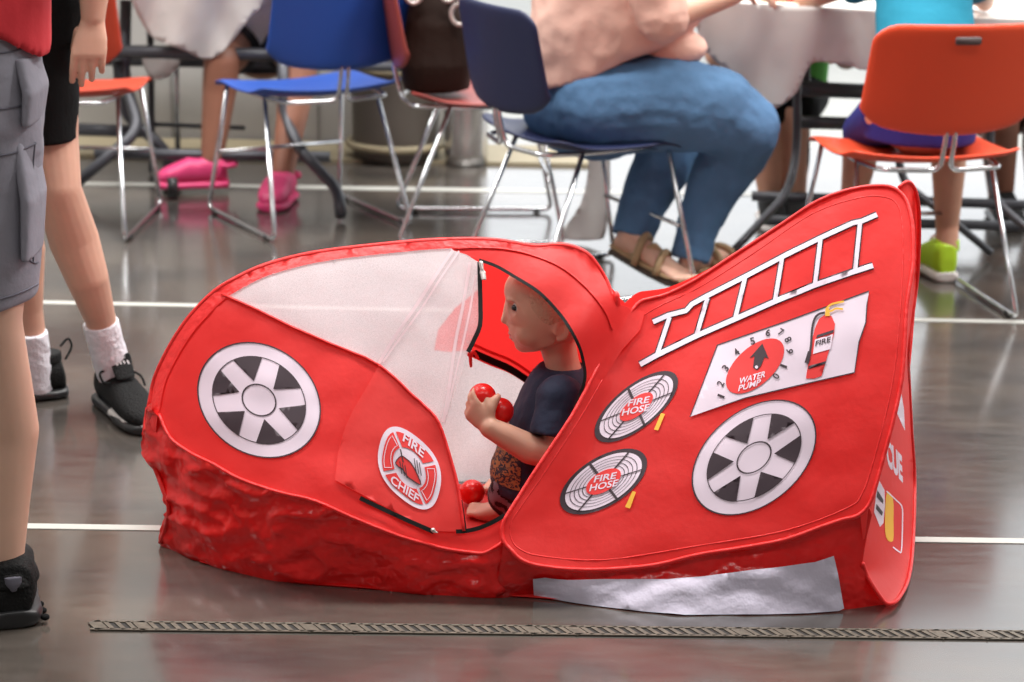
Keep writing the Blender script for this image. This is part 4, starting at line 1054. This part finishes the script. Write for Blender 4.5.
sheet('tablecloth', [(700, 4), (760, 4), (800, 6), (872, 10), (900, 12), (900, 60), (866, 70), (850, 66), (836, 64), (815, 62), (806, 72), (797, 92), (780, 106), (770, 108), (752, 98), (728, 72), (712, 58), (700, 40)], 6.11, .012, CLOTH, 'greyish white plastic tablecloth hanging from the right table beside the jeans', 'tablecloth')
b = Blob(); cc = P(784, 2, 6.2); cc = V((cc.x, 6.25, .747))
b.loft([(cc, V((.07, 0, 0)), V((0, .05, 0))), (cc+V((0, 0, .02)), V((.085, 0, 0)), V((0, .06, 0)))], 24, .6)
tray = empty('food_tray', cc, 'pale paper tray of food at the edge of the right table', 'tray')
link('tray', b.mesh(.004, 2), FOODM, tray)
for k in range(5):
    b = Blob(); b.ell(cc+V((-.05+.025*k, .0, .026)), (.016, .02, .012), sub=2); link('food', bm_mesh(b.bm), REDP if k % 2 else LEATHER, tray)
sheet('plastic_sheet', [(588, 120), (606, 125), (610, 180), (606, 232), (596, 240), (570, 240), (556, 238), (562, 230), (580, 205), (588, 170)], 6.35, .02, CLOTH, 'crumpled whitish plastic sheet hanging down behind the navy chair', 'plastic sheet')
# bins by the wall
def bin_(px, py, r, h, m, label, band=None):
    c = Fl(px, py); R0 = empty('round_bin', c, label, 'bin')
    b = Blob(); z = V((0, 0, 1)); x = V((1, 0, 0)); y = V((0, 1, 0))
    b.loft([(c+z*.003, x*r*.9, y*r*.9), (c+z*.05, x*r*.93, y*r*.93), (c+z*h*.97, x*r, y*r), (c+z*h, x*r, y*r)], 40); link('bin_body', bm_mesh(b.bm), m, R0)
    for zz in ((.06, h*.55, h*.97) if band else (h*.97,)):
        link('bin_ring', tube([c+z*zz+V((r*1.01*math.cos(t), r*1.01*math.sin(t), 0)) for t in [2*PI*k/40 for k in range(40)]], .014, 8, closed=True), band or m, R0)
bin_(396, 158, .17, .62, BINM, 'grey-brown round bin by the far wall behind the blue chair', BEIGE)
bin_(466, 164, .085, .5, STEEL, 'shiny steel canister on the floor behind the maroon chair')

# ================================================================ BACKGROUND PEOPLE
def seated(label, hipC, fwd, kn, an, skin, leg_r=(.085, .06, .055, .036), sh_h=.52, hscale=1.25, voxel=.007, torso_r=.13, headz=.23, shw=.18, hair=HAIRD, lean=.05, hands=None, elbows=None, armr=(.05, .042, .028)):
    """hipC: middle of the hips; kn, an: knee and ankle points, left then right"""
    fwd = V(fwd).normalized(); sd = V((fwd.y, -fwd.x, 0))     # sd: to the figure's right
    R0 = empty('person', V((hipC.x, hipC.y, 0)), label, 'person')
    neck = hipC+V((0, 0, sh_h))+fwd*lean
    yaw = math.atan2(fwd.y, fwd.x)-PI
    HM = Matrix.Translation(neck+fwd*.03+V((0, 0, headz))) @ Matrix.Rotation(yaw, 4, 'Z') @ Matrix.Rotation(RD(-12), 4, 'Y') @ Matrix.Scale(hscale, 4)
    b = Blob()
    b.chain([(hipC, torso_r*.95), ((hipC+neck)/2, torso_r*.78), (neck*.8+hipC*.2, torso_r*.6)], 3)
    shs = [neck-sd*shw+V((0, 0, -.06)), neck+sd*shw+V((0, 0, -.06))]
    b.chain([(shs[0], armr[0]*1.15), (neck*.9+hipC*.1, .055), (shs[1], armr[0]*1.15)], 3)
    b.chain([(neck, .05*hscale), (HM.translation-V((0, 0, .06)), .05*hscale)], 3)
    head_local(b, HM)
    hips = [hipC-sd*torso_r*.65, hipC+sd*torso_r*.65]
    for h, k, a in zip(hips, kn, an):
        b.chain([(h, leg_r[0]*1.1), (k, leg_r[1]), (k*.68+a*.32-fwd*.015, leg_r[2]), (a, leg_r[3])], 3)
    arms = []
    for s, q in zip(shs, (-1, 1)):
        e = s+V((0, 0, -.26*hscale/1.25))+fwd*.08+sd*q*.05
        if elbows: e = elbows[0 if q < 0 else 1]
        w = (hands[0 if q < 0 else 1] if hands else e+fwd*.2+V((0, 0, .06))-sd*q*.05)
        b.chain([(s, armr[0]), (e, armr[1]), (w, armr[2])], 3)
        hand(b, w, fwd-sd*q*.3, V((0, 0, -1)), -sd*q, .9*hscale/1.25, curl=(.3, .4, .3)); arms.append((s, e))
    return R0, b, HM, hips, arms, neck, fwd, sd
def feet(b, an, dirs, L=.2):
    for a, d in zip(an, dirs):
        d = V(d).normalized(); f = V((a.x, a.y, max(a.z-.06, .025)))
        b.chain([(a, .034), (f-d*.02, .034), (f+d*L*.45-V((0, 0, .01)), .034), (f+d*L*.75-V((0, 0, .016)), .026)])
def shirt(R0, m, hipC, neck, fwd, sd, arms, rx, ry, sl=.6, z0=-.05, name='shirt', tr=.07, flare=1.0):
    b = Blob(); up = V((0, 0, 1)); ax = (neck-hipC)
    b.loft([(hipC+ax*z0, sd*rx*flare, fwd*ry*flare), (hipC+ax*.2, sd*rx, fwd*ry), (hipC+ax*.55, sd*rx*.97, fwd*ry*.92), (hipC+ax*.8, sd*rx, fwd*ry*.8), (hipC+ax*.95, sd*rx*.75, fwd*ry*.6), (hipC+ax*1.02, sd*rx*.4, fwd*ry*.45)], 32)
    for s, e in arms:
        t = s+(e-s)*sl; b.chain([(s, tr), (s+(e-s)*sl*.5, tr*.95)]); b.frus(s+(e-s)*sl*.5, tr*.95, t, tr)
    me = b.mesh(.006, 5); wrinkle(me, .006, 9, 2); return link(name, me, m, R0)

# woman-sized figure in jeans on the navy chair
hipC = P(596, 92, 5.94)
kn = [P(738, 122, 6.10), P(738, 130, 5.89)]; kn[0] = P(684, 124, 6.12)
an = [P(630, 236, 5.93), P(692, 258, 5.84)]
R4, b, HM4, hips, arms, neck, fw, sd = seated('person in blue jeans and pale pink top, seated sideways on the navy chair', hipC, (1, .12, 0), kn, an, SKIN1, (.06, .05, .04, .036), .56, 1.25, torso_r=.15, shw=.2, lean=.06)
fhp = [(P(614, 254, 5.95), Fl(688, 293, .012)), (Fl(680, 284, .006), Fl(742, 264, .012))]
for a, (h_, t_) in zip(an, fhp):
    d_ = (t_-h_).normalized(); s_ = V((d_.y, -d_.x, 0)).normalized(); u_ = s_.cross(d_); u_ = u_ if u_.z > 0 else -u_; L_ = (t_-h_).length
    b.chain([(a, .036), (h_+d_*.05+u_*.06, .038)])
    b.loft([(h_+d_*.005+u_*.045, s_*.024, u_*.024), (h_+d_*.06+u_*.06, s_*.034, u_*.036), (h_+d_*L_*.5+u_*.052, s_*.038, u_*.028), (h_+d_*L_*.72+u_*.042, s_*.042, u_*.018), (h_+d_*L_*.83+u_*.038, s_*.038, u_*.013)], 20)
    for q_, (r_, l_) in zip((-.9, -.4, 0, .4, .8), ((.013, .05), (.010, .048), (.010, .042), (.0095, .036), (.009, .028))):
        p_ = h_+d_*L_*.8+u_*.036+s_*.036*q_; b.chain([(p_, r_), (p_+d_*l_, r_)])
me = b.mesh(.006, 6); head_sculpt(me, HM4); link('body', me, SKIN1, R4); head_bits(R4, HM4, HAIRD)
b = Blob()
b.chain([(P(576, 100, 5.95), .155), (P(600, 96, 5.93), .185)], 3)
hn = P(600, 105, 5.84)
b.chain([(hn, .14), (P(665, 102, 5.82), .138), (P(715, 110, 5.82), .12), (P(744, 128, 5.83), .102), (P(736, 150, 5.88), .093), (P(712, 190, 5.89), .077), (P(697, 230, 5.86), .060)], 3); b.frus(P(697, 230, 5.86), .058, P(690, 260, 5.84), .056)
hf = P(590, 100, 6.06)
b.chain([(hf, .13), (P(650, 112, 6.10), .12), (P(685, 124, 6.12), .098), (P(660, 170, 6.03), .085), (P(642, 205, 5.97), .068)], 3); b.frus(P(642, 205, 5.97), .068, P(631, 238, 5.93), .06)
me = b.mesh(.006, 6); wrinkle(me, .006, 12, 3); wrinkle(me, .003, 30, 4); link('jeans', me, JEANS, R4)
b = Blob(); c0 = P(600, 78, 5.93)
b.loft([(P(592, 62, 5.94), V((.17, .02, .07)), V((-.02, .20, 0))), (P(606, 42, 5.93), V((.225, .02, .02)), V((-.02, .21, 0))), (P(618, 15, 5.93), V((.245, .03, 0)), V((-.02, .215, 0))), (P(622, -40, 5.94), V((.23, .03, 0)), V((-.02, .22, 0))), (P(628, -105, 5.95), V((.19, .02, 0)), V((-.02, .22, 0))), (V((neck.x, neck.y, neck.z-.02)), V((.10, 0, 0)), V((0, .16, 0))), (neck+V((0, 0, .03)), V((.07, 0, 0)), V((0, .08, 0)))], 36)
b.ell(P(672, 48, 5.92), (.10, .15, .055))
for s, e in arms: b.chain([(s, .085), (e, .07)])
me = b.mesh(.006, 6); wrinkle(me, .009, 8, 2); wrinkle(me, .004, 20, 3); link('pink_top', me, PINKSHIRT, R4)
for a, (h_, t_) in zip(an, fhp):
    d = (t_-h_).normalized(); s = V((d.y, -d.x, 0)).normalized(); up = s.cross(d); up = up if up.z > 0 else -up; g = h_+d*.085
    b = Blob(); rs = [(g+d*(-.085)+up*.014, s*.03, up*.013), (g+d*-.02+up*.014, s*.038, up*.014), (g+d*.08+up*.014, s*.046, up*.014), (g+d*.15+up*.014, s*.044, up*.013), (g+d*.195+up*.014, s*.025, up*.011)]
    b.loft(rs, 24, .8); so = link('sandal', b.mesh(.004, 3), SANDSOLE, R4)
    b = Blob(); b.loft([(c_+up*.017, u_*1.03, v_*.6) for c_, u_, v_ in rs], 24, .8); tag(link('sandal_edge', b.mesh(.004, 3), LEATHER, so), 'tan footbed edge')
    for q, ww in ((.02, .05), (.10, .045)):
        c = g+d*q+up*.026
        link('strap', tube([c+s*ww*math.cos(t)+up*(.072-.25*(q-.02))*math.sin(t)+d*.02*math.cos(t) for t in [PI*k/12 for k in range(13)]], .011, 8), LEATHER, so)
    link('strap', tube([g+d*.02+s*.045+up*.04, g+d*.06+up*.085, g+d*.10-s*.04+up*.04], .010, 8), LEATHER, so)

# child in turquoise on the orange chair
hipC = P(922, 112, 5.74)
kn = [P(862, 136, 5.98), P(948, 136, 6.0)]; an = [P(852, 205, 6.02), P(947, 226, 6.02)]
R5, b, HM5, hips, arms, neck, fw, sd = seated('child in a turquoise shirt and blue shorts, back turned, on the orange chair', hipC, (.0, 1, 0), kn, an, SKIN4, (.075, .055, .05, .034), .40, 1.1, torso_r=.13, shw=.13, headz=.19, lean=.16, hands=[P(800, 4, 6.25), P(985, 2, 6.25)], elbows=[P(836, -14, 6.05), P(978, -14, 6.05)])
feet(b, an, [(0, 1, 0), (0, 1, 0)], .16)
me = b.mesh(.006, 6); head_sculpt(me, HM5); link('body', me, SKIN4, R5); head_bits(R5, HM5, HAIRD)
shirt(R5, TURQ, hipC+V((0, 0, .12)), neck, fw, sd, arms, .135, .12, .55, tr=.06)
b = Blob(); b.loft([(hipC+V((0, .0, -.075)), V((.15, 0, 0)), V((0, .14, 0))), (hipC, V((.155, 0, 0)), V((0, .14, 0))), (hipC+V((0, 0, .13)), V((.14, 0, 0)), V((0, .115, 0)))], 30)
for h, k in zip(hips, kn): b.chain([(h, .085), (h*.4+k*.6, .072)]); b.frus(h*.4+k*.6, .072, h*.1+k*.9, .068)
me = b.mesh(.006, 5); wrinkle(me, .004, 10, 2); link('blue_shorts', me, BLUEC, R5)
for a in an:
    g = V((a.x, a.y, 0)); u = shoe(R5, g+V((0, -.06, 0)), g+V((-.05, .15, 0)), .043, .095, LIME, SOLEW, sh=.032)
    b = Blob(); b.frus(g+V((0, -.01, .085)), .04, g+V((0, -.01, .12)), .037); link('shoe_collar', b.mesh(.004, 2), LIME, u)

# person in pink clogs behind the left table
hipC = P(262, 42, 7.45)
kn = [P(300, 62, 7.05), P(222, 60, 7.05)]; an = [P(283, 172, 6.88), P(212, 158, 7.0)]
R3, b, HM3, hips, arms, neck, fw, sd = seated('person with bare brown legs and bright pink clogs, seated behind the left table', hipC, (0, -1, 0), kn, an, SKIN3, (.085, .062, .058, .038), .5, 1.2, torso_r=.14, shw=.17)
d3 = [V((-.15, -1, 0)), V((-.97, -.2, 0))]
feet(b, an, d3, .2)
me = b.mesh(.006, 6); head_sculpt(me, HM3); link('body', me, SKIN3, R3); head_bits(R3, HM3, HAIRD)
shirt(R3, WHITEC, hipC, neck, fw, sd, arms, .18, .15)
b = Blob(); b.loft([(hipC-V((0, 0, .09)), V((.17, 0, 0)), V((0, .16, 0))), (hipC+V((0, 0, .1)), V((.165, 0, 0)), V((0, .14, 0)))], 28)
for h, k in zip(hips, kn): b.chain([(h, .10), (h*.6+k*.4, .095)])
link('shorts', b.mesh(.007, 4), DARKPANT, R3)
for a, d in zip(an, d3):
    z0 = max(0, a.z-.10); g = V((a.x, a.y, z0))+d.normalized()*-.05
    u = shoe(R3, g, g+d.normalized()*.235, .05, .085, PINKR, PINKR, sh=.03, toeh=.75)
    s = V((d.y, -d.x, 0)).normalized(); c = g+d.normalized()*.02+V((0, 0, .08))
    link('clog_strap', tube([c+s*.045*math.cos(t)-d.normalized()*.05*math.sin(t) for t in [PI*k/10 for k in range(11)]], .009, 6), PINKR, u)

# two figures across the right table, only legs in view
hipC = P(775, 92, 7.0)
kn = [P(792, 112, 6.75), P(762, 112, 6.72)]; an = [P(795, 205, 6.75), P(770, 198, 6.72)]
R6, b, HM6, hips, arms, neck, fw, sd = seated('person with bare legs in black shorts, across the right table behind the jeans', hipC, (0, -1, 0), kn, an, SKIN4, (.08, .058, .055, .036), .45, 1.2, torso_r=.13, shw=.16)
feet(b, an, [(0, -1, 0)]*2, .18); me = b.mesh(.007, 6); head_sculpt(me, HM6); link('body', me, SKIN4, R6); head_bits(R6, HM6, HAIRD)
shirt(R6, GREENC, hipC, neck, fw, sd, arms, .17, .14)
b = Blob()
for h, k in zip(hips, kn): b.chain([(h, .1), (h*.1+k*.9, .085)])
link('black_shorts', b.mesh(.007, 4), BLACKC, R6)
for a in an:
    g = V((a.x, a.y+.05, 0)); shoe(R6, g, g+V((0, -.24, 0)), .045, .08, SHOEK, SOLEW)
hipC = P(1010, 96, 7.0)
kn = [P(1042, 120, 6.8), P(1000, 122, 6.75)]; an = [P(1040, 205, 6.85), P(1001, 200, 6.82)]
R7, b, HM7, hips, arms, neck, fw, sd = seated('person with bare brown legs and dark shoes, across the right table behind the orange chair', hipC, (0, -1, 0), kn, an, SKIN3, (.085, .062, .06, .04), .48, 1.2, torso_r=.14, shw=.17)
feet(b, an, [(0, -1, 0)]*2, .18); me = b.mesh(.007, 6); head_sculpt(me, HM7); link('body', me, SKIN3, R7); head_bits(R7, HM7, HAIRD)
shirt(R7, GREYC, hipC, neck, fw, sd, arms, .18, .15)
b = Blob()
for h, k in zip(hips, kn): b.chain([(h, .1), (h*.3+k*.7, .09)])
link('dark_shorts', b.mesh(.007, 4), BLACKC, R7)
for a in an:
    g = V((a.x, a.y+.05, 0)); shoe(R7, g, g+V((0, -.25, 0)), .048, .085, SHOEK, SOLEK)

# ================================================================ THE ROOM
def struct(name, me, m):
    o = link(name, me, m, smooth=False); o['kind'] = 'structure'; return o
YW = 7.9
struct('floor', bx(-7, 7, -5, YW+.1, -.1, 0), FLOORM)
xd = -.22
wb = bmesh.new(); box(wb, -7, xd, YW, YW+.2, 0, 5.2); struct('wall_back', bm_mesh(wb), WALLM)
rb = bmesh.new()
for k in range(12): box(rb, -6.8+.55*k, -6.79+.55*k, YW-.004, YW, 0, 5.0)
struct('trim_1', bm_mesh(rb), mat('panel_joint', '7f7e7c', .6))
struct('wall_header', bx(xd, 7, YW, YW+.2, 3.4, 5.2), WALLM)
struct('wall_front', bx(-7.2, 7.2, -5.2, -5, 0, 5.2), WALLM)
struct('wall_left', bx(-7.2, -7, -5, YW, 0, 5.2), WALLM)
struct('wall_right', bx(7, 7.2, -5, YW, 0, 5.2), WALLM)
struct('ceiling', bx(-7.2, 7.2, -5.2, YW+.2, 5.2, 5.4), CEILM)
def quad(a, b_, w0, w1, z=.0015, h=.0012):
    d = (b_-a); s = V((-d.y, d.x, 0)).normalized()
    bm = bmesh.new(); vs = [bm.verts.new(p+V((0, 0, zz))) for zz in (z-h, z) for p in (a-s*w0, b_-s*w1, b_+s*w1, a+s*w0)]
    for f in ((3, 2, 1, 0), (4, 5, 6, 7), (0, 1, 5, 4), (1, 2, 6, 5), (2, 3, 7, 6), (3, 0, 4, 7)): bm.faces.new([vs[i] for i in f])
    return bm_mesh(bm)
def ext(a, b_, t0, t1): d = b_-a; return a+d*t0, b_+d*t1
for k, (p, q, w) in enumerate((((30, 526.5), (1024, 541.5), .0135), ((115, 304), (915, 320), .0165), ((75, 184), (400, 189), .028))):
    a, c = ext(Fl(*p), Fl(*q), -.4, .4 if k < 2 else 1.5); struct('floor_line_%d' % (k+1), quad(a, c, w, w), LINEM)
struct('floor_threshold', bx(-7, xd+.5, YW-.36, YW-.02, 0, .012), BEIGE)
struct('ground_outside', bx(-40, 40, YW+.1, 60, -.12, -.02), APRON)
# slotted drain
GA, GB = Fl(92, 626.5), Fl(1060, 636.8)
GA, GB = ext(GA, GB, 0, .15)
DG = empty('drain_grate', (GA+GB)/2, 'narrow slotted steel drain grate set in the floor in front of the tent', 'drain')
link('channel', quad(GA, GB, .0175, .0175, .0014, .0012), DRAIN, DG, smooth=False)
dv = (GB-GA); Lg = dv.length; dv.normalize(); sv = V((-dv.y, dv.x, 0))
bm = bmesh.new()
def bar(a, c, w, z0=.0012, z1=.0034):
    d = (c-a).normalized(); s = V((-d.y, d.x, 0))*w
    vs = [bm.verts.new(p+V((0, 0, z))) for z in (z0, z1) for p in (a-s, c-s, c+s, a+s)]
    for f in ((3, 2, 1, 0), (4, 5, 6, 7), (0, 1, 5, 4), (1, 2, 6, 5), (2, 3, 7, 6), (3, 0, 4, 7)): bm.faces.new([vs[i] for i in f])
for s in (-1, 1): bar(GA+sv*.0165*s, GB+sv*.0165*s, .003)
x = 0
while x < Lg-.02:
    wide = (int(x/.0195) % 19) in (0, 4) 
    bar(GA+dv*(x+.020)-sv*.0165, GA+dv*x+sv*.0165, .0105 if wide else .0040)
    x += .0195
link('grate', bm_mesh(bm), GRATE, DG, smooth=False)

# ================================================================ LIGHT
w = bpy.data.worlds.new('world'); SC.world = w; w.use_nodes = True
bg = w.node_tree.nodes['Background']; bg.inputs[0].default_value = (.94, .97, 1, 1); bg.inputs[1].default_value = 1.75
def area(name, loc, rot, sx, sy, e, col=(1, 1, 1)):
    l = bpy.data.lights.new(name, 'AREA'); l.shape = 'RECTANGLE'; l.size = sx; l.size_y = sy; l.energy = e; l.color = col
    o = bpy.data.objects.new(name, l); COL.objects.link(o); o.location = loc; o.rotation_euler = rot; return o
for x in (-3.6, 0, 3.6):
    for y, e in ((.6, 40), (4.8, 190), (6.8, 120)):
        area('ceiling_lamp', (x, y, 5.1), (0, 0, 0), 2.4, .8, e, (1, .98, .95))
SC.view_settings.view_transform = 'Standard'; SC.view_settings.look = 'None'; SC.view_settings.exposure = .28; SC.view_settings.gamma = 1
SC.view_settings.use_curve_mapping = False
SC.cycles.use_denoising = True
SC.cycles.max_bounces = 8; SC.cycles.transparent_max_bounces = 12
SC.cycles.sample_clamp_indirect = 6
